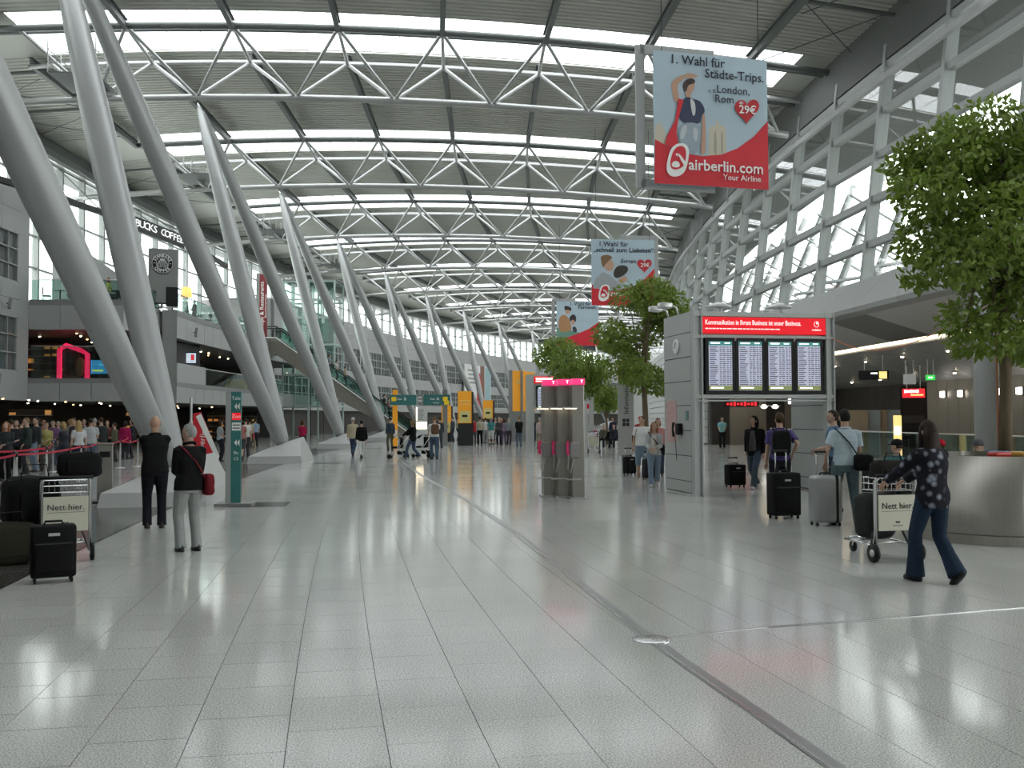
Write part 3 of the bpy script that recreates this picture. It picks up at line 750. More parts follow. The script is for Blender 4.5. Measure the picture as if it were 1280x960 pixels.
def banner(label, loc, rz, W, H, quad, prints, texts, fr_off):
    t = thing('hanging_banner', label, 'banner', loc, rz, 'advertising banners hanging from the roof')
    m_ = MB(); m_.box((W / 2, .02, H / 2), (W, .04, H)); obj('cloth_panel', m_, 'banner_sky', t)
    def q(x, y):
        u, v = inv_quad(quad, x, y); return u * W, (1 - v) * H
    for i, (c, poly) in enumerate(prints):
        m_ = MB(); y = -.004 - .0022 * i
        m_.prism([q(*p) for p in (chaikin(poly) if len(poly) < 9 and i not in (0, 1) else poly)], y, y + .0015, 'y'); obj('print_shape', m_, colmat(c, .6) if not isinstance(c, str) else c, t)
    yt = -.006 - .0022 * len(prints)
    for txt, x, y, sz, mm, bold in texts:
        a, b = q(x, y); text(txt, sz, mm, t, (a, yt - .004, b), (PI / 2, 0, 0), bold)
    # grey tube frame that carries the cloth from behind
    ox, oz, fw = fr_off
    for nm, c, d in (('frame_post', (ox, .42, H / 2 + oz), (.30, .10, H + .35)), ('frame_bar', (ox + (fw / 2 if ox < W / 2 else -fw / 2), .42, H + oz + .05), (fw, .10, .32)), ('frame_bar', (ox + (fw / 2 if ox < W / 2 else -fw / 2), .42, oz - .05), (fw, .10, .32))):
        m_ = MB(); m_.box(c, d); obj(nm, m_, 'panel_grey', t)
    for x in (.3, W - .3):
        m_ = MB(); m_.tube([(x, .03, H), (x, .03, 19.0 - loc[2])], .012, 5); obj('hanger_cable', m_, 'dark_metal', t)
        for z in (.06, H - .06):
            m_ = MB(); m_.tube([(x, .03, z), (x + (.0), .44, z)], .025, 6); obj('standoff', m_, 'chrome', t)
    return t
SKIN = (.50, .30, .21); NAVY = (.03, .04, .09); RED = 'red_print'; WH = 'ink_white'
def logo(cx, cy, s):
    o = [(-50, -85), (15, -105), (60, -75), (55, 15), (30, 80), (-30, 98), (-75, 75), (-80, 10)]
    i_ = [(-35, -70), (12, -88), (42, -62), (38, 10), (15, 45), (-30, 55), (-55, 40), (-58, 0)]
    sw = [(-35, -40), (0, -40), (45, 20), (35, 38), (10, 0)]; sw2 = [(-50, 20), (-30, 0), (0, 10), (5, 40), (-40, 40)]; sw3 = [(-15, -40), (10, -20), (25, 40), (10, 42)]
    f = lambda l: [(cx + x * s, cy + y * s) for x, y in l]
    return [(WH, f(o)), (RED, f(i_)), (WH, f(sw2)), (WH, f(sw)), (RED, f([(-18, -33), (-8, -33), (28, 38), (18, 40)]))]
B1 = [(92, 80), (808, 155), (850, 895), (125, 850)]
pr1 = [((.55, .50, .40), [(118, 530), (125, 505), (140, 520), (150, 490), (165, 530), (185, 560), (185, 650), (118, 620)]),
       ((.55, .50, .40), [(455, 545), (470, 520), (490, 530), (503, 480), (520, 525), (545, 520), (558, 540), (570, 695), (455, 695)]),
       ((.36, .33, .27), [(485, 560), (500, 550), (510, 690), (490, 690)]), ((.36, .33, .27), [(530, 560), (542, 555), (548, 690), (535, 690)]),
       (RED, [(120, 597), (200, 640), (300, 680), (420, 697), (540, 690), (640, 655), (740, 590), (828, 503), (850, 895), (125, 850)]),
       (SKIN, [(205, 262), (285, 222), (300, 242), (240, 285), (265, 370), (235, 397), (215, 330)]), (SKIN, [(285, 222), (320, 218), (372, 232), (370, 243), (300, 252)]),
       (SKIN, [(298, 262), (357, 270), (350, 315), (332, 338), (330, 370), (300, 360), (298, 310)]), ((.05, .03, .025), [(278, 285), (300, 252), (340, 248), (357, 262), (352, 280), (312, 285), (302, 330), (288, 322)]),
       ((.02, .02, .02), [(305, 268), (330, 268), (330, 283), (305, 280)]),
       (NAVY, [(262, 400), (300, 352), (345, 368), (395, 380), (428, 440), (402, 470), (395, 520), (260, 503)]), ((.6, .62, .62), [(325, 358), (358, 383), (366, 450), (350, 475), (335, 420)]),
       ((.30, .36, .42), [(262, 505), (400, 505), (412, 610), (372, 690), (345, 690), (258, 610)]), ((.48, .52, .55), [(280, 520), (320, 515), (300, 600), (270, 600)]), ((.48, .52, .55), [(350, 530), (385, 540), (380, 620), (355, 600)]),
       (SKIN, [(403, 455), (424, 452), (440, 690), (400, 692), (410, 560)]), (RED, [(255, 365), (287, 375), (257, 485), (248, 560), (262, 620), (240, 655), (180, 630), (190, 580), (238, 490)]),
       ((.50, .02, .03), heart(688, 437, 158))] + logo(272, 722, 1.0)
tx1 = [('1. Wahl für', 362, 155, .42, 'ink', .010), ('Städte-Trips.', 600, 243, .41, 'ink', .010), ('z. B.', 463, 326, .17, 'ink', 0), ('London,', 594, 326, .36, 'ink', .006), ('Rom', 540, 376, .36, 'ink', .006),
       ('ab', 648, 396, .17, 'ink_white', 0), ('29€', 692, 440, .38, 'ink_white', .012), ('airberlin.com', 568, 765, .50, 'ink_white', .012), ('Your Airline.', 677, 830, .27, 'ink_white', 0)]
bl = depth_pt(818, 229, 31.4)
banner('nearest red and blue hanging banner, woman shading her eyes with raised hand', bl, .05, 4.02, 4.3, B1, pr1, tx1, (-.30, .1, 2.6))
B2 = [(402, 75), (950, 88), (950, 650), (405, 620)]
pr2 = [(RED, [(405, 450), (500, 490), (620, 505), (760, 480), (860, 420), (950, 330), (950, 650), (405, 620)]),
       ((.34, .36, .38), [(415, 480), (440, 400), (500, 350), (560, 370), (620, 430), (660, 500), (560, 510), (480, 490)]),
       (SKIN, [(500, 250), (560, 235), (600, 280), (590, 330), (560, 350), (520, 330)]), ((.20, .11, .05), [(480, 215), (550, 205), (590, 230), (560, 250), (520, 290), (505, 320), (490, 270)]),
       ((.03, .025, .02), [(600, 330), (640, 295), (710, 300), (725, 340), (690, 380), (620, 410), (590, 380)]), (SKIN, [(630, 420), (690, 380), (720, 420), (680, 450), (640, 445)]),
       ((.50, .02, .03), heart(862, 300, 130))] + logo(520, 525, .72)
tx2 = [('1.Wahl für', 592, 120, .42, 'ink', .008), ('„schnell zum Liebsten“.', 688, 172, .40, 'ink', .008), ('Europa', 724, 264, .32, 'ink', .006), ('29€', 868, 302, .34, 'ink_white', .012), ('airberlin.com', 740, 540, .46, 'ink_white', .012)]
banner('middle hanging banner, couple embracing, half covered by a tree crown', depth_pt(739.5, 381.5, 58.5), -.08, 3.85, 3.95, B2, pr2, tx2, (4.05, .12, 2.2))
B3 = [(95, 605), (470, 620), (472, 1010), (105, 1000)]
pr3 = [((.14, .28, .22), [(100, 840), (160, 850), (300, 890), (300, 1000), (105, 1000)]), (RED, [(280, 900), (380, 860), (472, 800), (472, 1010), (105, 1000), (105, 960)]),
       ((.42, .22, .10), [(115, 760), (150, 720), (200, 740), (240, 860), (200, 880), (120, 880)]), (SKIN, [(175, 665), (215, 665), (220, 710), (190, 730), (172, 700)]), ((.03, .02, .02), [(160, 640), (230, 660), (225, 700), (200, 680), (170, 690)]),
       ((.03, .02, .02), [(210, 750), (240, 720), (272, 740), (270, 800), (240, 780), (215, 790)]), (SKIN, [(225, 770), (260, 780), (258, 820), (230, 820)]), ((.04, .04, .06), [(235, 840), (265, 830), (285, 880), (250, 890)])]
tx3 = [('1. Wahl für', 305, 635, .42, 'ink', .008), ('Fernweh.', 372, 668, .46, 'ink', .01)]
banner('farthest hanging banner, tropical couple picture above a tree', depth_pt(696, 432, 88), -.12, 3.8, 3.95, B3, pr3, tx3, (-.25, .1, 2.0))

# ---------------- trees
mat('bark', (0.16, 0.12, 0.075), 0.9, var=0.35, scale=14, bump=0.6, stretch=(1, 1, .25))
mat('leaf_green', (0.19, 0.27, 0.05), 0.45, var=0.6, scale=2.2)
_n = M['leaf_green'].node_tree; _b = _n.nodes['Principled BSDF']; _t = _n.nodes.new('ShaderNodeBsdfTranslucent'); _t.inputs[0].default_value = (.24, .36, .05, 1); _m = _n.nodes.new('ShaderNodeMixShader'); _m.inputs[0].default_value = .3
_n.links.new(_b.outputs[0], _m.inputs[1]); _n.links.new(_t.outputs[0], _m.inputs[2]); _n.links.new(_m.outputs[0], _n.nodes['Material Output'].inputs[0])
def leaves(n, blobs, size, seed):
    rng = np.random.default_rng(seed); mb = MB()
    wts = np.array([b[1][0] * b[1][1] * b[1][2] for b in blobs]) ** .67; wts /= wts.sum()
    for _ in range(n):
        c, r = blobs[rng.choice(len(blobs), p=wts)]
        v = rng.normal(size=3); v /= np.linalg.norm(v); rad = rng.random() ** .30
        p = Vector(np.array(c) + v * np.array(r) * rad)
        d = Vector(v * .6 + rng.normal(size=3) * .7 + np.array([0, 0, -.35])).normalized(); w = d.orthogonal().normalized()
        w = Quaternion(d, rng.random() * 6.28) @ w; L = size * (.7 + .6 * rng.random()); nrm = d.cross(w)
        mb.add([p, p + d * L * .5 + w * L * .26 + nrm * .06 * L, p + d * L, p + d * L * .5 - w * L * .26 + nrm * .06 * L], [(0, 1, 2), (0, 2, 3)])
    return mb
def tree(label, base, z0, crown, blobs, n, size, tr, seed, lean=(0, 0), group=None):
    t = thing('indoor_tree', label, 'tree', base, 0)
    rng = random.Random(seed)
    top = Vector((lean[0], lean[1], crown))
    m_ = MB(); pts = [Vector((0, 0, z0)).lerp(top, f) + Vector((.03 * math.sin(f * 7), .02 * math.cos(f * 5), 0)) for f in np.linspace(0, 1, 9)]
    m_.tube(pts, [tr * (1.15 - .55 * f) for f in np.linspace(0, 1, 9)], 10); tk = obj('trunk', m_, 'bark', t, True)
    for i, (c, r) in enumerate(blobs):
        a = pts[4 + (i % 5)]; b = Vector(c); m_ = MB(); md = a.lerp(b, .5) + Vector((0, 0, .12))
        m_.tube([a, md, b], [tr * .38, tr * .25, tr * .1], 6); obj('branch', m_, 'bark', t, True)
    tag(obj('foliage', leaves(n, blobs, size, seed), 'leaf_green', t), kind='stuff')
    return t
PLC = floor_pt(1296, 684) + cF.cross(Vector((0, 0, 1))).normalized() * 0 + Vector((cF.x, cF.y, 0)).normalized() * 1.08
TB = depth_pt(1257, 570, 14.1); TB = Vector((TB.x, TB.y, 0))
def vw(px, py, D): return depth_pt(px, py, D) - TB     # crown blobs are laid out around the trunk
bl1 = []
for px, py, dd, r in ((1190, 190, 0, .62), (1240, 170, .3, .7), (1290, 210, .0, .8), (1160, 240, -.3, .5), (1210, 250, .4, .7), (1265, 280, -.5, .8), (1320, 300, .2, .9), (1160, 300, .2, .5), (1200, 320, -.4, .55), (1150, 200, .1, .38),
                      (1245, 340, .3, .6), (1290, 375, 0, .6), (1205, 400, .1, .38), (1240, 420, -.2, .4), (1290, 430, .2, .45), (1130, 210, .1, .3), (1330, 180, .2, .8), (1340, 400, .3, .6), (1150, 345, .2, .28), (1205, 428, -.1, .25)):
    c = vw(px, py, 14.1 + dd); bl1.append(((c.x, c.y, c.z), (r, r, r * .75)))
tree('large leafy indoor tree growing from the round steel planter', TB, 1.1, 5.6, bl1, 15000, .125, .085, 3, (.1, .1))
def tree_at(label, px, py, D, W, z_lo, z_hi, n, size, seed, zbase=0.0, tr=.09):
    b = depth_pt(px, 500, D); b.z = 0; rng = random.Random(seed); bl_ = []
    for i in range(16):
        a = rng.random() * 6.28; rr = W * .5 * (.25 + .5 * rng.random()); f = rng.random()
        z = z_lo + (z_hi - z_lo) * (.15 + .7 * f); rr *= math.sin(PI * (.2 + .65 * f)) * 1.15
        r = W * (.20 + .08 * rng.random()); bl_.append(((rr * math.cos(a), rr * math.sin(a), z), (r, r, r * .8)))
    return tree(label, b, zbase, z_lo + (z_hi - z_lo) * .6, bl_, n, size, tr, seed)
tree_at('rounded indoor tree left of the departure board portal', 806, 0, 29.5, 2.5, 2.2, 6.1, 9000, .13, 11)
tree_at('broad indoor tree behind the pink topped payphones', 713, 0, 44, 3.3, 2.6, 5.6, 7500, .16, 12)
tree_at('small distant tree between the payphones and the information pillar', 758, 0, 62, 1.9, 2.0, 3.7, 2500, .18, 14)

# round stainless planter
pl = thing('round_planter', 'round brushed stainless steel planter holding the large tree', 'planter', PLC)
for i in range(6):
    a0, a1 = i * PI / 3 + .26, (i + 1) * PI / 3 + .254; m_ = MB(); n = 10; vs = []
    for k in range(n + 1):
        a = a0 + (a1 - a0) * k / n
        for r in (1.10, 1.06): vs += [(r * math.cos(a), r * math.sin(a), .14), (r * math.cos(a), r * math.sin(a), 1.18)]
    fs = []
    for k in range(n):
        o = k * 4; fs += [(o, o + 4, o + 5, o + 1), (o + 2, o + 3, o + 7, o + 6), (o + 1, o + 5, o + 7, o + 3)]
    fs += [(0, 1, 3, 2), (n * 4, n * 4 + 2, n * 4 + 3, n * 4 + 1)]
    m_.add(vs, fs); obj('steel_shell', m_, 'stainless', pl, True)
m_ = MB(); m_.lathe([(1.12, 0), (1.12, .13), (1.07, .135)], 48); obj('base_ring', m_, 'stainless', pl)
mat('soil', (0.07, 0.055, 0.04), 0.95, var=0.4, scale=20, bump=0.8)
m_ = MB(); m_.lathe([(1.05, .9), (1.05, 1.10), (.5, 1.14), (0, 1.13)], 32); obj('soil', m_, 'soil', pl)
pk = PLC + Vector((-.1, -.45, 1.15))
for i, (dx, dy, c, nm) in enumerate(((-.25, -.1, (.55, .04, .03), 'red crumpled'), (.1, .0, (.6, .35, .08), 'orange'), (.0, .22, (.05, .25, .45), 'blue'))):
    m_ = MB(); m_.box((0, 0, .045), (.26, .18, .07), bev=.03); tag(obj('snack_packet', m_, colmat(c, .4), loc=pk + Vector((dx, dy, 0)), rz=i * .9), '%s packet left on the planter soil' % nm, 'packet')

# ---------------- departures portal
PO = Vector((8.18, 20.34, 0)); PW = 3.36; PH = 4.06
mat('portal_grey', (0.43, 0.45, 0.44), 0.45, 0.15, 0.03, 1.0)
pt = thing('departure_portal', 'grey walk-through portal carrying a red sign and four departure screens', 'information portal', PO, 0)
for x0, nm in ((0, 'side_wall'), (PW - .12, 'side_wall')):
    m_ = MB(); m_.box((x0 + .06, .95, 2.0), (.10, 1.62, 3.95)); sw = obj(nm, m_, 'joint_dark', pt)
    zs = [.04, .30, .86, 1.42, 1.98, 2.52, 3.06, 3.60, 4.06]
    for a, b in zip(zs, zs[1:]):
        m_ = MB(); m_.box((x0 + .06, .95, (a + b) / 2), (.125, 1.66, b - a - .018)); obj('wall_panel', m_, 'portal_grey', sw)
for x in (.10, PW - .10):
    m_ = MB(); m_.box((x, .05, PH / 2), (.20, .12, PH)); m_.box((x - .09, -.03, PH / 2), (.025, .10, PH)); m_.box((x + .09, -.03, PH / 2), (.025, .10, PH)); obj('front_post', m_, 'portal_grey', pt)
for z, h in ((3.99, .10), (3.49, .07), (2.17, .08), (2.08, .03)):
    m_ = MB(); m_.box((PW / 2, .02, z), (PW - .02, .16, h)); obj('cross_beam', m_, 'portal_grey', pt)
m_ = MB(); m_.box((PW / 2, .12, 3.0), (PW - .42, .08, 1.75)); obj('back_panel', m_, 'portal_grey', pt)
m_ = MB(); m_.box((PW / 2, .95, 4.0), (PW - .24, 1.6, .06)); obj('roof_panel', m_, 'portal_grey', pt)
m_ = MB(); m_.box((PW / 2 - .0, -.03, 3.74), (2.95, .06, .36)); sg = obj('red_sign', m_, 'red_sign', pt)
text('Kommunikation in Ihrem Business ist unser Business.', .152, 'sign_white', sg, (.27, -.064, 3.80), bold=.005, align='LEFT', sx=.70)
m_ = MB(); x = .28
rng = random.Random(4)
while x < 2.05:
    w = .05 + .07 * rng.random(); m_.box((x + w / 2, -.062, 3.665), (w, .003, .022)); x += w + .018
tag(obj('small_print', m_, 'sign_white', sg), kind='stuff')
m_ = MB(); m_.tube([(2.93 + .055 * math.cos(a), -.063, 3.79 + .062 * math.sin(a)) for a in np.linspace(0, 2 * PI, 20, endpoint=False)], .016, 6, closed=True, flat=.3); m_.prism([(2.93, 3.84), (2.965, 3.86), (2.96, 3.80), (2.94, 3.79), (2.925, 3.80)], -.066, -.062, 'y'); obj('speech_mark_logo', m_, 'sign_white', sg)
text('vodafone', .062, 'sign_white', sg, (2.93, -.064, 3.665), bold=.01)
mat('screen_bg', (0.50, 0.52, 0.66), 0.3, emit=0.42, var=0.03)
mat('screen_teal', (0.03, 0.25, 0.24), 0.3, emit=0.4)
mat('screen_olive', (0.22, 0.26, 0.07), 0.3, emit=0.4)
mat('screen_ink', (0.08, 0.09, 0.16), 0.4)
def departure_screen(parent, x, y, z, w, h, seed, rows=19):
    rng = random.Random(seed)
    m_ = MB(); m_.box((x, y, z), (w + .16, .09, h + .16), bev=.01); sc = obj('departure_screen', m_, 'black', parent)
    yy = y - .047
    m_ = MB(); m_.box((x, yy, z), (w, .004, h)); obj('display', m_, 'screen_bg', sc)
    m_ = MB(); m_.box((x, yy - .003, z + h / 2 - .045), (w, .003, .09)); obj('title_bar', m_, 'screen_teal', sc)
    m_ = MB(); m_.box((x, yy - .003, z - h / 2 + .055), (w, .003, .10)); obj('footer_bar', m_, 'screen_olive', sc)
    m_ = MB()
    for r in range(rows):
        zz = z + h / 2 - .13 - r * (h - .26) / (rows - 1); c = x - w / 2 + .02
        for cw in (.20, .06, .08, .06, .05):
            ww = cw * (.6 + .4 * rng.random()) * w / .54; m_.box((c + ww / 2, yy - .003, zz), (ww, .002, .019)); c += cw * 1.16 * w / .54
    tag(obj('timetable_rows', m_, 'screen_ink', sc), kind='stuff')
    m_ = MB(); m_.box((x - .12, yy - .005, z + h / 2 - .04), (.22, .002, .025)); m_.box((x + .16, yy - .005, z + h / 2 - .04), (.12, .002, .02)); m_.box((x - .08, yy - .005, z - h / 2 + .055), (.3, .002, .03)); obj('title_text', m_, 'white_light', sc)
for i in range(4): departure_screen(pt, .615 + i * .705, -.03, 2.845, .545, 1.08, i)
for i in range(3): m_ = MB(); m_.tube([(.967 + i * .705, -.06, 3.40), (.967 + i * .705, -.10, 3.45)], .02, 6); obj('clip_lamp', m_, 'aluminium', pt)
m_ = MB(); m_.lathe([(.17, 0), (.17, .03), (.15, .045), (0, .046)], 28, mt=Matrix.Translation((-.003, .95, 3.33)) @ Matrix.Rotation(-PI / 2, 4, 'Y')); ck = obj('wall_clock', m_, 'white_paint', pt)
m_ = MB(); m_.tube([(-.052, .95, 3.33), (-.052, .90, 3.43)], .008, 4); m_.tube([(-.052, .95, 3.33), (-.052, 1.03, 3.30)], .008, 4); obj('clock_hands', m_, 'black', ck)
mat('poster_pink', (0.55, 0.36, 0.34), 0.6, var=0.25, scale=7)
m_ = MB(); m_.box((-.006, 1.22, 1.62), (.012, .62, .95)); obj('notice_poster', m_, 'poster_pink', pt, loc=(0, .1, 0))
m_ = MB(); m_.box((-.06, .72, 1.45), (.12, .20, .26), bev=.03); ph = obj('wall_telephone', m_, 'black', pt)
m_ = MB(); m_.tube([(-.13, .86, 1.60), (-.15, .88, 1.45), (-.13, .86, 1.28)], [.035, .022, .035], 8); obj('handset', m_, 'black', ph)
m_ = MB(); m_.tube([(-.10, .86 - .10 * math.sin(a * PI), 1.28 - .55 * math.sin(a * PI)) for a in np.linspace(0, 1, 9)], .008, 5); obj('cord', m_, 'dark_metal', ph)
m_ = MB(); m_.box((-.004, .35, 1.75), (.012, .16, .22)); obj('small_plate', m_, colmat((.1, .2, .2), .5), pt)
# floodlights and dishes on its roof
for i, (x, y, r) in enumerate(((.05, 1.6, .2), (.02, .9, .17), (1.1, .9, .28), (2.55, .8, .28))):
    f = thing('floodlight', ['boxy floodlight on the rear left corner of the portal roof', 'arched floodlight on the front left corner of the portal roof', 'wide dish lamp on the portal roof, left of the middle', 'wide dish lamp on the portal roof, towards the right'][i], 'floodlight', PO + Vector((x, y, 4.06)), 0, 'lamps on the portal roof')
    m_ = MB(); m_.tube([(0, 0, 0), (-.05, 0, .16), (-.18, 0, .22)], .025, 6); obj('arm', m_, 'aluminium', f, True)
    m_ = MB()
    if i < 2: m_.box((-.32, 0, .2), (.30, .22, .13), bev=.03)
    else: m_.lathe([(.03, .32), (.12, .29), (.30, .20), (.30, .18), (.04, .2)], 18, c=(-.1, 0, 0))
    obj('lamp_head', m_, 'aluminium', f, True)
m_ = MB(); a_, b_ = PO + Vector((PW, .05, 3.50)), TB + Vector((-.06, .1, 3.35))
m_.tube([a_.lerp(b_, f) - Vector((0, 0, .55 * math.sin(PI * f) * (1 - .4 * f))) - a_ for f in np.linspace(0, 1, 16)] + [Vector(b_) - a_ + Vector((0, -.03, -q)) for q in (.6, 1.4, 2.2)], .009, 5)
cb = obj('orange_cable', m_, colmat((.62, .16, .05), .5), loc=a_); tag(cb, 'thin orange cable slung from the portal to the large tree', 'cable')

# ---------------- steel payphone stand with pink tops
pp = floor_pt(705, 622); ph_ = thing('payphone_stand', 'brushed steel stand of three payphones with glowing pink tops', 'payphone', pp, -.05)
mat('pink_top', (0.95, 0.06, 0.28), 0.4, emit=0.6, ecol=(1, .05, .22), var=.02)
for i in range(3):
    x, y = -.26 + i * .24, .38 - i * .34
    h = 2.42
    m_ = MB(); m_.box((x, y, h / 2), (.27, .34, h), bev=.02); bd = obj('steel_body', m_, 'stainless', ph_)
    m_ = MB(); m_.box((x + .01, y - .04, h + .06), (.26, .36, .13), bev=.01); tp = obj('pink_top', m_, 'pink_top', ph_)
    text('T', .09, 'white_light', tp, (x + .07, y - .222, h + .06), bold=.01)
    m_ = MB(); m_.box((x - .16, y - .17, 1.93), (.30, .12, .03)); m_.box((x - .16, y - .17, 1.91), (.24, .08, .01), 1); obj('lamp_shelf', m_, ['aluminium', 'strip_light'], ph_)
    m_ = MB(); m_.box((x - .08, y - .18, 1.03), (.20, .10, .34), bev=.03); pb = obj('phone_box', m_, colmat((.28, .27, .27), .4), ph_)
    m_ = MB(); m_.tube([(x - .23, y - .2, 1.22), (x - .25, y - .22, 1.08), (x - .23, y - .2, .94)], [.036, .026, .036], 8); obj('handset', m_, colmat((.75, .03, .16), .4), pb)
    m_ = MB(); m_.tube([(x - .22, y - .22, .95), (x - .24, y - .22, .65), (x - .18, y - .2, .55), (x - .1, y - .2, .92)], .012, 6); obj('steel_cord', m_, 'aluminium', pb)
    m_ = MB(); m_.box((x - .05, y - .156, 1.45), (.06, .012, .42)); obj('info_strip', m_, 'aluminium', ph_)
    m_ = MB(); m_.box((x - .12, y - .18, .42), (.34, .16, .025)); obj('bag_shelf', m_, 'aluminium', ph_)
    m_ = MB(); m_.box((x, y, .02), (.36, .36, .04)); obj('foot_plate', m_, 'aluminium', ph_)

# ---------------- green wayfinding totem at the second column row
tq = floor_pt(291, 632); tt = thing('wayfinding_totem', 'slim green and silver wayfinding totem with white arrows', 'sign totem', tq, -.1)
mat('sign_green', (0.035, 0.16, 0.15), 0.45, emit=0.05)
m_ = MB(); m_.box((-.085, 0, 1.13), (.10, .16, 2.26)); obj('silver_edge', m_, 'aluminium', tt)
m_ = MB(); m_.box((.06, 0, 1.13), (.19, .12, 2.26)); gp = obj('green_panel', m_, 'sign_green', tt)
m_ = MB(); m_.box((.05, -.05, .03), (.72, .5, .06)); obj('foot_slab', m_, 'panel_dim', tt)
m_ = MB(); m_.box((.07, -.064, 1.77), (.17, .006, .14)); rd = obj('red_field', m_, 'red_sign', tt)
m_ = MB(); m_.box((.07, -.064, 1.57), (.17, .006, .16)); wf = obj('white_field', m_, 'ink_white', tt)
text('Tele', .10, 'ink_white', tt, (.065, -.066, 2.13), bold=.004); text('Zoo', .10, 'ink_white', tt, (.07, -.07, 1.77), bold=.004)
for z in (1.97, 1.25):
    for dx in (0, .055):
        m_ = MB(); m_.prism([(.03 + dx, z), (.08 + dx, z + .065), (.08 + dx, z - .065)], -.066, -.062, 'y'); obj('arrow', m_, 'ink_white', tt)
text('Bu', .09, 'ink_white', tt, (.07, -.066, 1.05)); text('C5', .08, 'ink_white', tt, (.07, -.066, .93))
for z in (1.60, 1.54): m_ = MB(); m_.box((.07, -.069, z), (.14, .003, .02)); obj('print_line', m_, 'ink', wf)

# ---------------- luggage
def wheels(parent, pts, r=.03, w=.025):
    for x, y in pts:
        m_ = MB(); m_.tube([(x - w / 2, y, r), (x + w / 2, y, r)], r, 10); obj('wheel', m_, 'black', parent, True)
def suitcase(label, loc, rz, w, d, h, c, hard=False, handle=0.0, rough=.75, ribs=None, group=None):
    t = thing('suitcase', label, 'suitcase', loc, rz, group)
    mt_ = colmat(c, rough) if not hard else colmat(c, .35, metal=.45)
    m_ = MB(); m_.box((0, 0, .055 + h / 2), (w, d, h), bev=min(w, d) * (.22 if hard else .13)); body = obj('body', m_, mt_, t, True)
    m_ = MB()
    if hard:
        m_.box((w * .30, 0, .055 + h / 2), (.05, d + .006, h + .006), bev=.012); obj('zip_band', m_, 'black', t)
        for z in (.22, .52): m2 = MB(); m2.box((w * .5, 0, z * h / .7 + .03), (.03, .09, .09), bev=.01); obj('side_latch', m2, 'black', t)
    else:
        m_.box((0, -d / 2 - .012, .055 + h * .40), (w * .84, .045, h * .58), bev=.02); fp = obj('front_pocket', m_, mt_, t, True)
        m2 = MB(); m2.tube([(-w * .40, -d / 2 - .037, .055 + h * .66), (w * .40, -d / 2 - .037, .055 + h * .66)], .007, 5); obj('zip', m2, 'dark_metal', fp)
        m2 = MB(); m2.box((0, -d / 2 - .008, .055 + h * .83), (.11, .012, .03)); obj('badge', m2, 'aluminium', t)
    m_ = MB(); m_.tube([(-.09, 0, h + .05), (-.08, 0, h + .09), (.08, 0, h + .09), (.09, 0, h + .05)], .014, 6); obj('top_grip', m_, 'black', t, True)
    if handle:
        for x in (-.1, .1): m_ = MB(); m_.tube([(x, d * .3, h), (x, d * .3, h + handle)], .011, 6); obj('handle_tube', m_, 'chrome', t, True)
        m_ = MB(); m_.box((0, d * .3, h + handle), (.26, .04, .035), bev=.012); obj('pull_handle', m_, 'black', t)
    wheels(t, [(-w * .4, -d * .35), (w * .4, -d * .35), (-w * .4, d * .35), (w * .4, d * .35)])
    return t
BLK = (.009, .009, .010)
def trolley(label, loc, rz, board_txt=True, group='airport luggage trolleys'):
    """pushed towards local +y; sign board faces the pusher (-y)"""
    t = thing('luggage_trolley', label, 'luggage trolley', loc, rz, group)
    for s_ in (-1, 1):
        m_ = MB(); m_.tube([(s_ * .27, -.42, .12), (s_ * .27, -.42, .95), (s_ * .25, -.50, 1.02)], .022, 8); obj('upright', m_, 'chrome', t, True)
        m_ = MB(); m_.tube([(s_ * .27, -.42, .18), (s_ * .24, .1, .20), (s_ * .10, .52, .16)], .018, 8); obj('side_rail', m_, 'chrome', t, True)
        m_ = MB(); m_.tube([(s_ * .30 - .02, -.42, .11), (s_ * .30 + .02, -.42, .11)], .11, 16); wh = obj('rear_wheel', m_, 'black', t, True)
        m2 = MB(); m2.tube([(s_ * .30 - .025, -.42, .11), (s_ * .30 + .025, -.42, .11)], .045, 10); obj('hub', m2, 'aluminium', wh, True)
        m_ = MB(); m_.tube([(s_ * .25, -.30, .19), (s_ * .20, -.25, .34)], .014, 6); obj('rail_stub', m_, 'dark_metal', t)
    m_ = MB(); m_.tube([(-.012, .5, .075), (.012, .5, .075)], .075, 14); obj('front_wheel', m_, 'black', t, True)
    m_ = MB(); m_.tube([(0, .5, .08), (0, .46, .2)], .02, 6); obj('front_fork', m_, 'chrome', t)
    for y in (-.2, .1, .4): m_ = MB(); m_.tube([(-.24 + max(0, y) * .3, y, .20), (.24 - max(0, y) * .3, y, .20)], .014, 6); obj('cross_tube', m_, 'chrome', t, True)
    m_ = MB(); m_.tube([(-.30, -.50, 1.02), (.30, -.50, 1.02)], .022, 8); obj('push_bar', m_, 'black', t, True)
    m_ = MB(); m_.box((0, -.45, .58), (.50, .018, .42), bev=.005); bd = obj('sign_board', m_, colmat((.62, .62, .50), .5), t)
    if board_txt:
        text('Nett hier.', .105, 'ink', bd, (0, -.461, .66), bold=0.0); m2 = MB(); m2.box((0, -.46, .60), (.42, .003, .004)); obj('board_line', m2, 'ink', bd)
        m2 = MB(); m2.prism([(-.025, .46), (.025, .46), (.03, .485), (0, .478), (-.03, .485)], -.462, -.459, 'y'); m2.box((0, -.46, .43), (.13, .003, .008)); obj('board_crest', m2, 'ink', bd)
    bk_ = MB()
    for i in range(9):
        x = -.25 + i * .0625; bk_.tube([(x, -.44, .84), (x, -.44, .98)], .005, 4); bk_.tube([(x, -.44, .84), (x, -.16, .84)], .005, 4); bk_.tube([(x, -.16, .84), (x, -.16, 1.0)], .005, 4)
    for z in (.84, .92, .99): bk_.tube([(-.26, -.44, z), (.26, -.44, z), (.26, -.15, z), (-.26, -.15, z)], .006, 4, closed=True)
    obj('wire_basket', bk_, 'chrome', t)
    return t
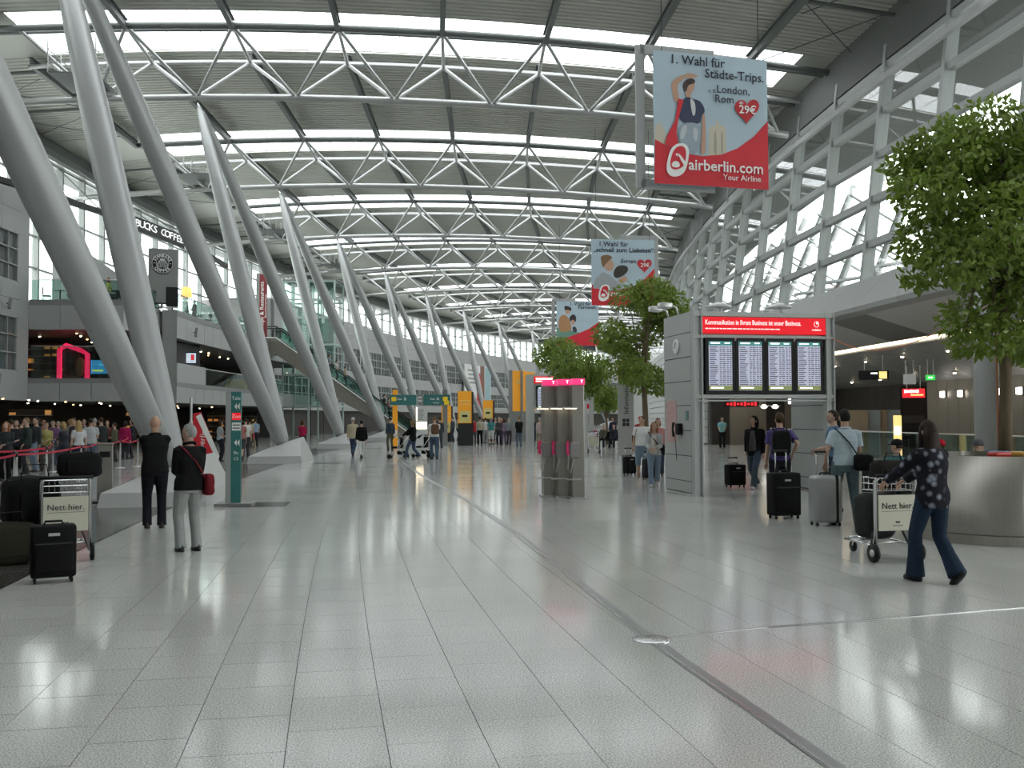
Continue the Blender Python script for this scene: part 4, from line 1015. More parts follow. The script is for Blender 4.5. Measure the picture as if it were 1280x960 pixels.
def softbag(name, label, cat, loc, rz, dims, c, straps=True, group=None, mname=None, tilt=0):
    t = thing(name, label, cat, loc, rz, group); w, d, h = dims
    if tilt: t.rotation_euler = (tilt, 0, rz)
    mt_ = mname or colmat(c, .85)
    bm = bmesh.new(); bmesh.ops.create_cube(bm, size=1); bmesh.ops.subdivide_edges(bm, edges=list(bm.edges), cuts=5, use_grid_fill=True)
    rng = random.Random(len(label))
    for v in bm.verts:
        p = v.co * 2; n = Vector((math.copysign(abs(p.x) ** 1.0, p.x), p.y, p.z)); L = (abs(p.x) ** 5 + abs(p.y) ** 5 + abs(p.z) ** 5) ** .2; n = n / max(L, .01) * max(abs(p.x), abs(p.y), abs(p.z))
        n *= 1 + .05 * rng.uniform(-1, 1) * (1 if n.z > -.8 else .2); v.co = Vector((n.x * w / 2, n.y * d / 2, n.z * h / 2 + h / 2))
    me = bpy.data.meshes.new('body'); bm.to_mesh(me); bm.free(); me.materials.append(M[mt_])
    for p in me.polygons: p.use_smooth = True
    obj('body', me, None, t)
    if straps:
        m_ = MB(); m_.tube([(-w * .28, -d * .30, h * .9), (-w * .2, -d * .32, h * 1.25), (w * .2, -d * .32, h * 1.25), (w * .28, -d * .30, h * .9)], .014, 6, flat=.4); obj('handle_strap', m_, mt_, t, True)
        m_ = MB(); m_.tube([(-w * .45, -d * .2, h * .95), (w * .45, -d * .2, h * .95)], .007, 5); obj('zip', m_, 'dark_metal', t)
        m_ = MB(); m_.box((0, -d * .5, h * .45), (w * .6, .03, h * .5), bev=.012); obj('front_pocket', m_, mt_, t, True)
    return t
# left foreground: loaded trolley, upright case, duffel
trl = floor_pt(78, 697); RZL = .30
tr1 = trolley('loaded luggage trolley with a cream sign board at the left edge', trl, RZL)
tmx = Matrix.Translation(trl) @ Matrix.Rotation(RZL, 4, 'Z')
softbag('backpack', 'black backpack resting on top of the left luggage trolley', 'backpack', tmx @ Vector((.16, -.28, 1.0)), RZL, (.50, .30, .32), BLK)
softbag('travel_bag', 'big black travel bag lying across the left luggage trolley', 'travel bag', tmx @ Vector((-.36, .02, .40)), RZL + .2, (.62, .55, .62), BLK)
suitcase('small black upright suitcase in front of the left luggage trolley', floor_pt(66, 727), .30, .44, .26, .55, BLK)
softbag('duffel_bag', 'worn dark olive duffel bag on the floor at the left edge', 'duffel bag', floor_pt(8, 705), .5, (.62, .42, .50), (.028, .026, .018))
# right foreground: trolley pushed by the woman, cases of the travellers
RZC = .02
tr2 = trolley('luggage trolley with a cream sign board pushed by the woman', floor_pt(1095, 696), RZC)
tmx = Matrix.Translation(Vector(tr2.location)) @ Matrix.Rotation(RZC, 4, 'Z')
softbag('handbag', 'dark handbag lying in the basket of the pushed trolley', 'handbag', tmx @ Vector((0, -.30, .855)), RZC, (.44, .25, .34), (.02, .018, .016))
softbag('travel_bag', 'dark grey bag propped up on the pushed trolley', 'travel bag', tmx @ Vector((0, .02, .225)), RZC, (.40, .40, .55), (.03, .03, .032), False)
suitcase('large black suitcase behind the man in purple', floor_pt(980, 648), .02, .50, .30, .72, BLK, handle=.42)
suitcase('silver grey hard-shell suitcase beside the man in light blue', floor_pt(1032, 657), -.06, .46, .28, .74, (.36, .37, .37), hard=True, handle=.42)
suitcase('black rolling suitcase pulled by the young man in the portal', floor_pt(919, 609), .15, .46, .28, .50, BLK, handle=.22)
suitcase('black trolley case pulled by the man in the white football shirt', floor_pt(787, 594), .3, .34, .24, .50, BLK, handle=.3)
suitcase('dark suitcase pulled by the woman beside the portal wall', floor_pt(812, 600), .1, .36, .24, .52, (.02, .022, .025), handle=.25)

# ---------------- queue barrier: posts and red belts
QP = [(0, (18, 617)), (1, (58, 604)), (2, (66, 590)), (3, (101, 600)), (4, (122, 590)), (5, (150, 585)), (6, (162, 572)), (7, (172, 583)), (8, (20, 622))]
mat('belt_red', (0.50, 0.015, 0.05), 0.6, var=.2, scale=8)
qpos = {}
sides = ['nearest to the left edge, front row', 'in front of the woman in yellow', 'behind the front belt by the long-haired woman', 'left of the steel bin', 'just behind the steel bin', 'in the rear row left of the leaning column', 'in the rear row at the column foot', 'beside the bald man', 'paired with the nearest post']
for i, px in QP:
    p = floor_pt(*px); qpos[i] = p
    t = thing('barrier_post', 'slim steel queue barrier post, ' + sides[i], 'barrier post', p, 0, 'queue barrier posts')
    m_ = MB(); m_.lathe([(.17, 0), (.17, .015), (.05, .03), (.03, .04)], 18); obj('base', m_, 'aluminium', t, True)
    m_ = MB(); m_.lathe([(.032, .03), (.032, .98), (.028, 1.0)], 12); obj('pole', m_, 'chrome', t, True)
    m_ = MB(); m_.lathe([(.038, .90), (.038, .985), (.03, .99)], 12); obj('belt_cassette', m_, 'dark_metal', t, True)
def belt(a, b, lab):
    d = b - a; L = d.length; n = Vector((d.y, -d.x, 0)).normalized() * .003; m_ = MB(); vs = []
    for i in range(9):
        f = i / 8; c = d * f + Vector((0, 0, .95 - .05 * math.sin(PI * f)))
        vs += [c - n - Vector((0, 0, .024)), c + n - Vector((0, 0, .024)), c + n + Vector((0, 0, .024)), c - n + Vector((0, 0, .024))]
    m_.add(vs, [(i * 4 + k, i * 4 + (k + 1) % 4, i * 4 + 4 + (k + 1) % 4, i * 4 + 4 + k) for i in range(8) for k in range(4)])
    tag(obj('barrier_belt', m_, 'belt_red', loc=a), lab, 'barrier belt', 'red queue barrier belts')
edge = floor_pt(-40, 632)
belt(edge, qpos[8], 'red barrier belt running out of the picture at the left, lower one'); belt(qpos[8], qpos[3], 'red barrier belt across the front of the queue'); belt(floor_pt(-40, 612), qpos[1], 'red barrier belt running out at the left, upper one')
belt(qpos[1], qpos[2], 'short red barrier belt before the woman in yellow'); belt(qpos[3], qpos[4], 'red barrier belt leading to the steel bin'); belt(qpos[4], qpos[5], 'red barrier belt right behind the steel bin'); belt(qpos[5], qpos[7], 'red barrier belt ending beside the bald man'); belt(qpos[5], qpos[6], 'rear red barrier belt at the column foot')
bn = thing('steel_bin', 'tall square stainless bin beside the queue barrier', 'bin', floor_pt(131, 628), .15)
m_ = MB(); m_.box((0, 0, .62), (.30, .30, 1.14), bev=.012); obj('body', m_, 'stainless', bn)
m_ = MB(); m_.box((0, 0, 1.21), (.32, .32, .04), bev=.01); obj('lid', m_, 'stainless', bn)
m_ = MB(); m_.box((-.04, -.1, .025), (.6, .55, .05)); obj('foot_plate', m_, 'dark_metal', bn)
m_ = MB(); m_.box((0, -.153, 1.0), (.2, .01, .12)); obj('slot', m_, 'black', bn)
# ================================================================== PEOPLE
TMP = bpy.data.scenes.new('tmp_eval')
def bake(mb, voxel, smooth=3):
    """union of overlapping closed volumes into one continuous surface"""
    me = bpy.data.meshes.new('t'); me.from_pydata(mb.v, [], mb.f); me.update()
    o = bpy.data.objects.new('t', me); TMP.collection.objects.link(o)
    r = o.modifiers.new('r', 'REMESH'); r.mode = 'VOXEL'; r.voxel_size = voxel; r.use_smooth_shade = True
    s = o.modifiers.new('s', 'SMOOTH'); s.factor = .5; s.iterations = smooth
    TMP.view_layers[0].update(); dg = TMP.view_layers[0].depsgraph
    out = bpy.data.meshes.new_from_object(o.evaluated_get(dg))
    bpy.data.objects.remove(o); bpy.data.meshes.remove(me)
    return out
def loft(mb, rings, n=14, mi=0):
    """rings: (x, y, z, rx, ry)"""
    vs = []
    for x, y, z, rx, ry in rings:
        for k in range(n):
            a = 2 * PI * k / n; c, s = math.cos(a), math.sin(a)
            vs.append((x + rx * math.copysign(abs(c) ** .85, c), y + ry * math.copysign(abs(s) ** .85, s), z))
    fs = [(i * n + k, i * n + (k + 1) % n, (i + 1) * n + (k + 1) % n, (i + 1) * n + k) for i in range(len(rings) - 1) for k in range(n)]
    fs += [tuple(range(n - 1, -1, -1)), tuple((len(rings) - 1) * n + k for k in range(n))]
    mb.add(vs, fs, mi)
def ik(a, t, l1, l2, hint):
    a, t, hint = Vector(a), Vector(t), Vector(hint); d = t - a; L = min(d.length, (l1 + l2) * .998); dn = d.normalized()
    x = (l1 * l1 - l2 * l2 + L * L) / (2 * L); h = math.sqrt(max(0, l1 * l1 - x * x)); hp = hint - dn * hint.dot(dn)
    hp = hp.normalized() if hp.length > 1e-5 else dn.orthogonal().normalized()
    return a + dn * x + hp * h, a + dn * L
HEADG = None
def head_geo(n=22, m=16):
    vs = []
    for i in range(m + 1):
        t = PI * i / m
        for k in range(n):
            a = 2 * PI * k / n; x, y, z = math.sin(t) * math.cos(a), math.sin(t) * math.sin(a), math.cos(t)
            X, Y, Z = x * .074, y * .094, z * .117
            if z < 0: X *= 1 - .30 * (-z) ** 1.6; Y = Y * (1 - .12 * (-z)) + .018 * (-z)
            if y > 0:
                Y += .024 * math.exp(-((x / .14) ** 2 + ((z + .16) / .17) ** 2)) + .006 * math.exp(-((x / .3) ** 2 + ((z + .47) / .10) ** 2)) + .006 * math.exp(-((x / .5) ** 2 + ((z - .2) / .1) ** 2))
                Y -= .010 * math.exp(-(((abs(x) - .38) / .17) ** 2 + ((z - .02) / .12) ** 2))
            else: Y *= 1.04
            vs.append((X, Y, Z))
    fs = [(i * n + k, (i + 1) * n + k, (i + 1) * n + (k + 1) % n, i * n + (k + 1) % n) for i in range(m) for k in range(n)]
    return vs, fs
def hand(mb, w, d, up, side, curl=.5, n=5):
    """palm, four fingers and a thumb that leaves the side of the palm"""
    d = d.normalized(); up = (up - d * up.dot(d)); up = up.normalized() if up.length > 1e-4 else d.orthogonal().normalized(); x = d.cross(up) * side
    for q in (-.6, 0, .6): mb.tube([w - d * .01 + x * .03 * q * .7, w + d * .085 + x * .042 * q], [.016, .0165], n)
    for i, L in enumerate((.066, .076, .072, .056)):
        b = w + d * (.085 - .006 * abs(i - 1.3)) + x * (.032 - i * .0215); c1 = curl * .8; c2 = curl * 1.7
        p1 = b + (d * math.cos(c1) - up * math.sin(c1)) * L * .5; p2 = p1 + (d * math.cos(c2) - up * math.sin(c2)) * L * .5
        mb.tube([b - d * .02, b, p1, p2], [.0095, .0095, .0088, .0068], n)
    b = w + d * .022 + x * .030; p1 = b + (d * .62 + x * .75 - up * .3).normalized() * .038; p2 = p1 + (d * .9 + x * .25 - up * .45).normalized() * .032
    mb.tube([b - x * .01, b, p1, p2], [.012, .0125, .0105, .008], n)
SK = [(.52, .33, .24), (.45, .27, .18), (.57, .38, .29), (.33, .19, .12)]
for i, c in enumerate(SK): mat('skin_%d' % i, c, .55, var=.05, scale=12)
mat('eye_dark', (.03, .02, .02), .2); mat('lip', (.36, .14, .12), .5)
HAIRC = dict(black=(.012, .010, .009), brown=(.05, .028, .015), dark=(.025, .016, .012), blonde=(.36, .25, .11), grey=(.28, .28, .27), white=(.6, .6, .58), red=(.24, .05, .03), ginger=(.28, .11, .04), light=(.20, .13, .06))
for k, c in HAIRC.items(): mat('hair_' + k, c, .6, spec=.18, var=.35, scale=40, stretch=(1, 1, .2))
POSES = {}
PEOPLE = []
def person(label, foot, face=0, H=1.74, top=(.1, .1, .1), bot=(.05, .06, .1), hair='brown', style='short', pose='stand', arms='down', sleeve='long', legs='long', shoe=(.02, .02, .02), skin=0, vox=None,
           turn=0, jacket=False, build=1.0, female=False, z0=0.0, seat=None, inner=None, cap=None, world=None, topmat=None, flare=0, hem=None, lean=0.0, group=None, heel=False):
    base = Vector(world) if world is not None else floor_pt(*foot)
    D = (base - Vector((0, 0, CAMH))).dot(cF); near = D < 24
    vox = vox or (.0125 if D < 20 else .017 if D < 33 else .024)
    rz = math.atan2(-base.x, base.y) + math.radians(face)
    t = thing('person', label, 'person', base + Vector((0, 0, z0)), rz, group)
    k = H / 1.75; fw = (.92 if female else 1.0)
    sh = .178 * fw; hipx = .092
    pel = seat if seat else .945
    dl = lean
    up = pel - .945                                 # lowering of the trunk when seated
    Z = lambda z: z + up
    lf = lambda z: dl * (z - .9)                    # forward lean of the trunk
    # ---- legs
    if pose == 'sit':
        ft = {-1: Vector((-.12, .42, .08)), 1: Vector((.12, .46, .08))}
    elif pose == 'walk':
        ft = {-1: Vector((-.07, .30, .09)), 1: Vector((.07, -.30, .15))}
    elif pose == 'walk2':
        ft = {1: Vector((.07, .30, .09)), -1: Vector((-.07, -.30, .15))}
    elif pose == 'stroll':
        ft = {-1: Vector((-.10, .17, .085)), 1: Vector((.09, -.22, .13))}
    elif pose == 'wide':
        ft = {-1: Vector((-.19, .02, .08)), 1: Vector((.17, -.02, .08))}
    else:
        ft = {-1: Vector((-.105, .03, .08)), 1: Vector((.105, -.02, .08))}
    if pose.startswith('walk'): pel -= .03; up -= .03
    legp = {}
    for s in (-1, 1):
        hp = Vector((s * hipx, 0, Z(.925))); kn, an = ik(hp, ft[s], .435, .435, (s * .08, 1, .1)); legp[s] = (hp, kn, an)
    # ---- arms
    sho = {s: Vector((s * sh, -.01 + lf(1.40), Z(1.385))) for s in (-1, 1)}
    AR = {'down': {-1: (-.24, .04, .84), 1: (.24, .03, .84)}, 'front': {-1: (-.06, .27, 1.07), 1: (.08, .28, 1.03)}, 'crossed': {-1: (.10, .22, 1.17), 1: (-.10, .23, 1.14)},
          'push': {-1: (-.20, .42, 1.02), 1: (.20, .42, 1.02)}, 'pull': {-1: (-.25, -.22, .83), 1: (.24, .08, .86)}, 'pullr': {1: (.27, -.18, .82), -1: (-.24, .06, .85)}, 'hip': {-1: (-.24, .05, .85), 1: (.21, -.03, 1.0)},
          'hold': {-1: (-.27, .12, .92), 1: (.10, .22, 1.05)}, 'up': {-1: (-.06, .18, 1.50), 1: (.24, .04, .86)}, 'lap': {-1: (-.1, .30, .98), 1: (.1, .30, .98)}, 'wave': {-1: (-.26, .15, 1.02), 1: (.2, .25, 1.25)},
          'reach': {-1: (-.24, .50, 1.02), 1: (-.02, .46, 1.04)}}[arms]
    armp = {}
    for s in (-1, 1):
        tg = Vector(AR[s]); tg.z += up
        el, wr = ik(sho[s], tg, .285, .255, (s * .5, -.9, -.35)); armp[s] = (sho[s], el, wr)
    b_ = build; bf = .94 if female else 1.0
    def torso(e, z_lo=.80, z_hi=1.47, nb=0):
        R_ = [(.80, .135, .095), (.90, .168 * b_, .112 * b_), (.97, .165 * b_, .115 * b_), (1.06, (.148 if not female else .128) * b_, .104 * b_), (1.16, (.152 if not female else .136) * b_, .108 * b_), (1.27, .170 * bf * b_, (.118 if not female else .125) * b_),
              (1.35, .165 * bf, .108), (1.405, .130 * bf, .085), (1.445, .088, .068), (1.48, .060, .058)]
        out = []
        for z, rx, ry in R_:
            if z_lo - .001 <= z <= z_hi + .001: out.append((0, lf(z), Z(z), rx + e, ry + e))
        return out
    # ---- body, one continuous skin
    body = MB()
    loft(body, torso(0)); body.tube([(0, lf(1.40), Z(1.40)), (0, .012 + lf(1.56), Z(1.575))], [.066 * bf, .055 * bf], 10)
    for s in (-1, 1):
        hp, kn, an = legp[s]
        body.tube([hp + Vector((0, 0, .03)), hp.lerp(kn, .35), kn, kn.lerp(an, .3), an], [.088 * b_, .080 * b_, .056, .058, .04], 10)
        a, e, w = armp[s]; body.tube([a + Vector((-s * .05, 0, .0)), a, a.lerp(e, .4), e, e.lerp(w, .3), w], [.045, .052 * b_, .046 * b_, .038, .039, .027], 8)
        f_ = Vector((0, 1, 0)); body.tube([an + Vector((0, -.03, -.03)), an + Vector((0, .10, -.045))], [.036, .03], 8)
    bm_ = bake(body, vox)
    # head and hands are welded on as finer geometry of the same mesh
    fin = MB(); fin.v = [tuple(v.co) for v in bm_.vertices]; fin.f = [tuple(p.vertices) for p in bm_.polygons]; fin.m = [0] * len(fin.f); bpy.data.meshes.remove(bm_)
    hc = Vector((0, .022 + lf(1.63), Z(1.618))); HM = Matrix.Translation(hc) @ Matrix.Rotation(math.radians(turn), 4, 'Z')
    hv, hf = head_geo(22 if near else 14, 16 if near else 10); fin.add(hv, hf, 0, HM)
    for s in (-1, 1):
        fin.ball((s * .076, -.008, -.005), (.012, .022, .032), 8, 6, 0, HM)
        if D < 40: fin.ball((s * .029, .0815, .004), (.013, .008, .007), 8, 5, 1, HM)
    if D < 40: fin.ball((0, .090, -.052), (.024, .008, .007), 8, 5, 2, HM)
    if D < 50:
        for s in (-1, 1):
            a, e, w = armp[s]; d = (w - e); upv = Vector((s * .5, .6, .3)) if arms in ('down', 'pull', 'pullr') else Vector((0, 0, 1))
            hand(fin, w, d, upv if arms not in ('down',) else Vector((s * 1.0, 0, 0)), -1 if s > 0 else 1, .9 if arms in ('push', 'pull', 'pullr', 'reach') else .45, 5 if near else 4)
    bo = obj('body', fin, ['skin_%d' % skin, 'eye_dark', 'lip'], t, True)
    bo.scale = (k, k, k)
    def child(name, mesh_or_mb, m, vx=None, sm=3):
        if isinstance(mesh_or_mb, MB) and vx: me = bake(mesh_or_mb, vx, sm); me.materials.clear(); me.materials.append(M[m]); o = obj(name, me, None, t)
        else: o = obj(name, mesh_or_mb, m, t, True)
        o.scale = (k, k, k); return o
    # ---- trousers / shorts / skirt
    g = MB(); loft(g, torso(.012, .80, .97) + [(0, lf(1.0), Z(1.01), .160 * b_, .120 * b_)])
    bm1 = colmat(bot, .85, bump=.15, scale=25, var=.18) if not isinstance(bot, str) else bot
    for s in (-1, 1):
        hp, kn, an = legp[s]; e = .016
        if legs == 'long': pts = [hp + Vector((0, 0, .02)), hp.lerp(kn, .4), kn, kn.lerp(an, .5), an + (an - kn).normalized() * .035]; rs = [.090 * b_ + e, .080 * b_ + e, .060 + e, .054 + e + flare * .3, .046 + e + .012 + flare]
        elif legs == 'capri': pts = [hp, hp.lerp(kn, .4), kn, kn.lerp(an, .35)]; rs = [.09 * b_ + e, .082 * b_ + e, .066 + e, .066 + e]
        else: pts = [hp, hp.lerp(kn, .4), hp.lerp(kn, .97)]; rs = [.09 * b_ + e, .086 * b_ + e, .078 + e]
        g.tube(pts, rs, 10)
    child('shorts' if legs == 'short' else 'trousers', g, bm1, vox)
    # ---- top
    e = .030 if jacket else .017; lo = hem or (.80 if jacket else .90)
    g = MB(); rr = torso(e, .80 if lo < .9 else .90)
    rr = [(x, y, z, max(a, .083), max(b, .078)) for x, y, z, a, b in rr]
    if lo not in (.8, .9): rr = [(0, lf(lo), Z(lo), .175 * b_ + e, .118 * b_ + e)] + [r for r in rr if r[2] > Z(lo) + .02]
    loft(g, rr)
    for s in (-1, 1):
        a, el, w = armp[s]; q = e * .8; g.ball(a + Vector((-s * .012, 0, -.012)), .050 * b_ + q, 10, 7)
        if sleeve == 'long': g.tube([a + Vector((-s * .05, 0, 0)), a, a.lerp(el, .5), el, w + (w - el).normalized() * -.02], [.046 + q, .048 * b_ + q, .047 * b_ + q, .041 + q, .033 + q], 9)
        elif sleeve == 'short': g.tube([a + Vector((-s * .05, 0, 0)), a, a.lerp(el, .72)], [.046 + q, .050 * b_ + q, .056 * b_ + q], 9)
        else: g.tube([a + Vector((-s * .06, 0, 0)), a + Vector((-s * .01, 0, 0))], [.045 + q, .045 + q], 9)
    tm = topmat or (colmat(top, .85, bump=.15, scale=18, var=.14) if not isinstance(top, str) else top)
    child('jacket' if jacket else 'shirt', g, tm, vox)
    if inner:
        g = MB(); g.prism([(-.045, Z(1.40)), (.045, Z(1.40)), (.075, Z(1.2)), (.085, Z(.92)), (-.085, Z(.92)), (-.075, Z(1.2))], .09, .152, 'y'); child('inner_shirt', g, colmat(inner, .85))
    if near and not jacket:
        g = MB(); g.tube([(.076 * math.cos(a), lf(1.46) + .070 * math.sin(a) + .002, Z(1.452) - .012 * math.sin(a)) for a in np.linspace(0, 2 * PI, 16, endpoint=False)], .017, 6, closed=True); child('collar', g, tm)
    if jacket and near:
        g = MB(); g.tube([(.078 * math.cos(a), lf(1.46) + .070 * math.sin(a) + .002, Z(1.475) - .02 * math.sin(a)) for a in np.linspace(0, 2 * PI, 16, endpoint=False)], .020, 6, closed=True); child('collar', g, tm)
    # ---- shoes
    for s in (-1, 1):
        hp, kn, an = legp[s]; g = MB(); dz = an.z - .08; tilt = -.75 if dz > .04 else 0
        sv = MB(); loft(sv, [(0, .04, -.0, .040, .125), (0, .04, .02, .046, .135), (0, .035, .045, .043, .125), (0, .0, .075, .036, .075), (0, -.02, .10, .034, .05)], 12)
        if heel: sv.tube([(0, -.085, .0), (0, -.075, .05)], [.010, .02], 6)
        mt = Matrix.Translation(an) @ Matrix.Rotation(tilt, 4, 'X') @ Matrix.Translation((0, 0, -.08))
        g.add(sv.v, sv.f, 0, mt); child('shoe', g, colmat(shoe, .55))
    # ---- hair or cap
    n, m = (20, 14) if near else (14, 10); hv, hf = head_geo(n, m); un = [(math.sin(PI * i / m) * math.cos(2 * PI * q / n), math.sin(PI * i / m) * math.sin(2 * PI * q / n), math.cos(PI * i / m)) for i in range(m + 1) for q in range(n)]
    def keep(u):
        x, y, z = u
        if style == 'crop': return (z > .30 and y < .55) or (y < .1 and z > -.38 and abs(x) < .99)
        line = .58 if y > .25 else (.05 if y > -.05 else -.48)
        if style in ('long', 'bob'): line = .60 if y > .45 else (-.6 if y < .25 else .0)
        return z > line
    if style not in ('none',):
        g = MB(); thick = 1.05 if style == 'crop' else 1.13
        idx = [keep(u) for u in un]; ff_ = [f for f in hf if sum(idx[i] for i in f) >= 3]
        rng = random.Random(len(label) * 7 + int(H * 100))
        vv = [Vector(v) * (thick + rng.uniform(-.02, .025)) + Vector((0, -.004, .004)) for v in hv]
        N = len(vv); g.add([tuple(v) for v in vv] + [tuple(Vector(v) * .97) for v in hv], ff_ + [tuple(N + i for i in reversed(f)) for f in ff_], 0, HM)
        if style == 'long':
            sub = MB(); loft(sub, [(0, -.035, .05, .080, .075), (0, -.045, -.04, .092, .070), (0, -.062, -.13, .098, .055), (0, -.085, -.22, .112, .05), (0, -.10, -.32, .105, .042), (0, -.10, -.40, .07, .028)], 12)
            for s in (-1, 1): sub.tube([(s * .075, .02, .06), (s * .085, .015, -.06), (s * .085, .02, -.17), (s * .075, .035, -.26)], [.02, .028, .026, .014], 7)
            g.add(sub.v, sub.f, 0, HM)
        if style == 'bob':
            sub = MB(); loft(sub, [(0, -.03, .05, .083, .078), (0, -.035, -.04, .094, .075), (0, -.045, -.11, .088, .060), (0, -.05, -.14, .06, .04)], 12); g.add(sub.v, sub.f, 0, HM)
        if style == 'bun': g.ball((0, -.115, .03), .04, 8, 6, 0, HM)
        child('hair', g, 'hair_' + hair)
    if cap:
        g = MB(); sub = MB(); sub.lathe([(.086, .03), (.088, .06), (.078, .10), (.05, .128), (.01, .138)], 16); sub.tube([(-.05, .085, .04), (0, .115, .038), (.05, .085, .04)], [.03, .05, .03], 8, flat=.15)
        g.add([(x, y * 1.15 - .004, z) for x, y, z in sub.v], sub.f, 0, HM); child('cap', g, colmat(cap, .8))
    PEOPLE.append((t, k, armp, legp))
    return t, k, armp, legp, (lambda v: t.matrix_basis @ (Vector(v) * k))
mat('floral', (.02, .02, .025), .8, spec=.15)
nt = M['floral'].node_tree; b = nt.nodes['Principled BSDF']; vo = nt.nodes.new('ShaderNodeTexVoronoi'); vo.inputs['Scale'].default_value = 11; tc = nt.nodes.new('ShaderNodeTexCoord')
cr = nt.nodes.new('ShaderNodeValToRGB'); cr.color_ramp.elements[0].position = .10; cr.color_ramp.elements[0].color = (.30, .33, .40, 1); cr.color_ramp.elements[1].position = .46; cr.color_ramp.elements[1].color = (.014, .014, .02, 1)
nt.links.new(tc.outputs['Object'], vo.inputs['Vector']); nt.links.new(vo.outputs['Distance'], cr.inputs[0]); nt.links.new(cr.outputs[0], b.inputs['Base Color'])
BK = (.008, .008, .010); JE = (.06, .08, .115); JL = (.13, .18, .25)
WH_ = (.66, .67, .67)
# --- near left
p1 = person('bald man in black sweater and dark trousers seen from behind', (193, 660), 3, 1.79, BK, (.012, .012, .018), 'brown', 'none', 'stand', 'crossed', shoe=(.025, .018, .014), skin=1, jacket=False, build=1.12, hem=.86)
p2 = person('grey-haired woman in black jacket and light grey trousers', (236, 689), 22, 1.66, BK, (.33, .35, .34), 'grey', 'short', 'stand', 'front', shoe=BK, jacket=True, female=True, turn=38, hem=.84, build=1.05)
# --- near right
p3 = person('long-haired woman in dark floral blouse and jeans walking with a trolley', (1168, 728), 44, 1.68, 'floral', (.02, .036, .062), 'dark', 'long', 'stroll', 'reach', shoe=BK, female=True, flare=.03, hem=.80, heel=True, lean=.05, jacket=True)
p4 = person('man in light blue T-shirt and faded jeans seen from behind', (1058, 656), 14, 1.84, (.46, .56, .62), (.12, .17, .19), 'black', 'short', 'wide', 'hold', 'short', shoe=(.05, .05, .055), skin=0, build=1.05, turn=10)
p5 = person('dark-haired man partly hidden by the man in light blue', (1044, 640), 75, 1.84, (.10, .18, .30), (.04, .05, .07), 'dark', 'short', 'stand', 'front', 'short', turn=20)
p6 = person('man in purple T-shirt with black backpack, hand on hip', (976, 638), 6, 1.80, (.085, .065, .19), (.015, .017, .025), 'brown', 'short', 'stand', 'hip', 'short', turn=15)
p7 = person('young man in open dark hoodie and jeans inside the portal', (944, 611), 160, 1.78, BK, (.07, .095, .13), 'black', 'bob', 'walk', 'pullr', shoe=(.5, .5, .5), jacket=True, inner=(.10, .10, .10), turn=-35)
p8 = person('standing clerk in turquoise shirt and black trousers', (903, 561), 175, 1.74, (.20, .44, .46), BK, 'black', 'short', 'stand', 'front', 'short')
p9 = person('man in white football shirt and denim shorts facing the camera', (803, 597), 172, 1.76, (.70, .71, .70), (.15, .21, .27), 'brown', 'crop', 'stand', 'pull', 'short', 'capri', shoe=(.16, .12, .08), build=1.15, skin=1, turn=-20)
p10 = person('woman with long ginger hair, grey cardigan and jeans', (818, 608), 178, 1.63, (.42, .43, .43), (.17, .23, .30), 'ginger', 'long', 'walk2', 'front', female=True, shoe=(.4, .4, .4), inner=(.68, .66, .62), jacket=True, hem=.86, turn=15)
p11 = person('short red-haired woman in pink behind the couple', (823, 594), 185, 1.70, (.52, .24, .24), (.05, .06, .09), 'red', 'bob', 'stand', 'down', female=True)
p11b = person('person in a red cap behind the man in the football shirt', (801, 574), 180, 1.76, (.25, .04, .04), (.06, .06, .07), 'brown', 'crop', 'stand', 'down', cap=(.5, .02, .02))
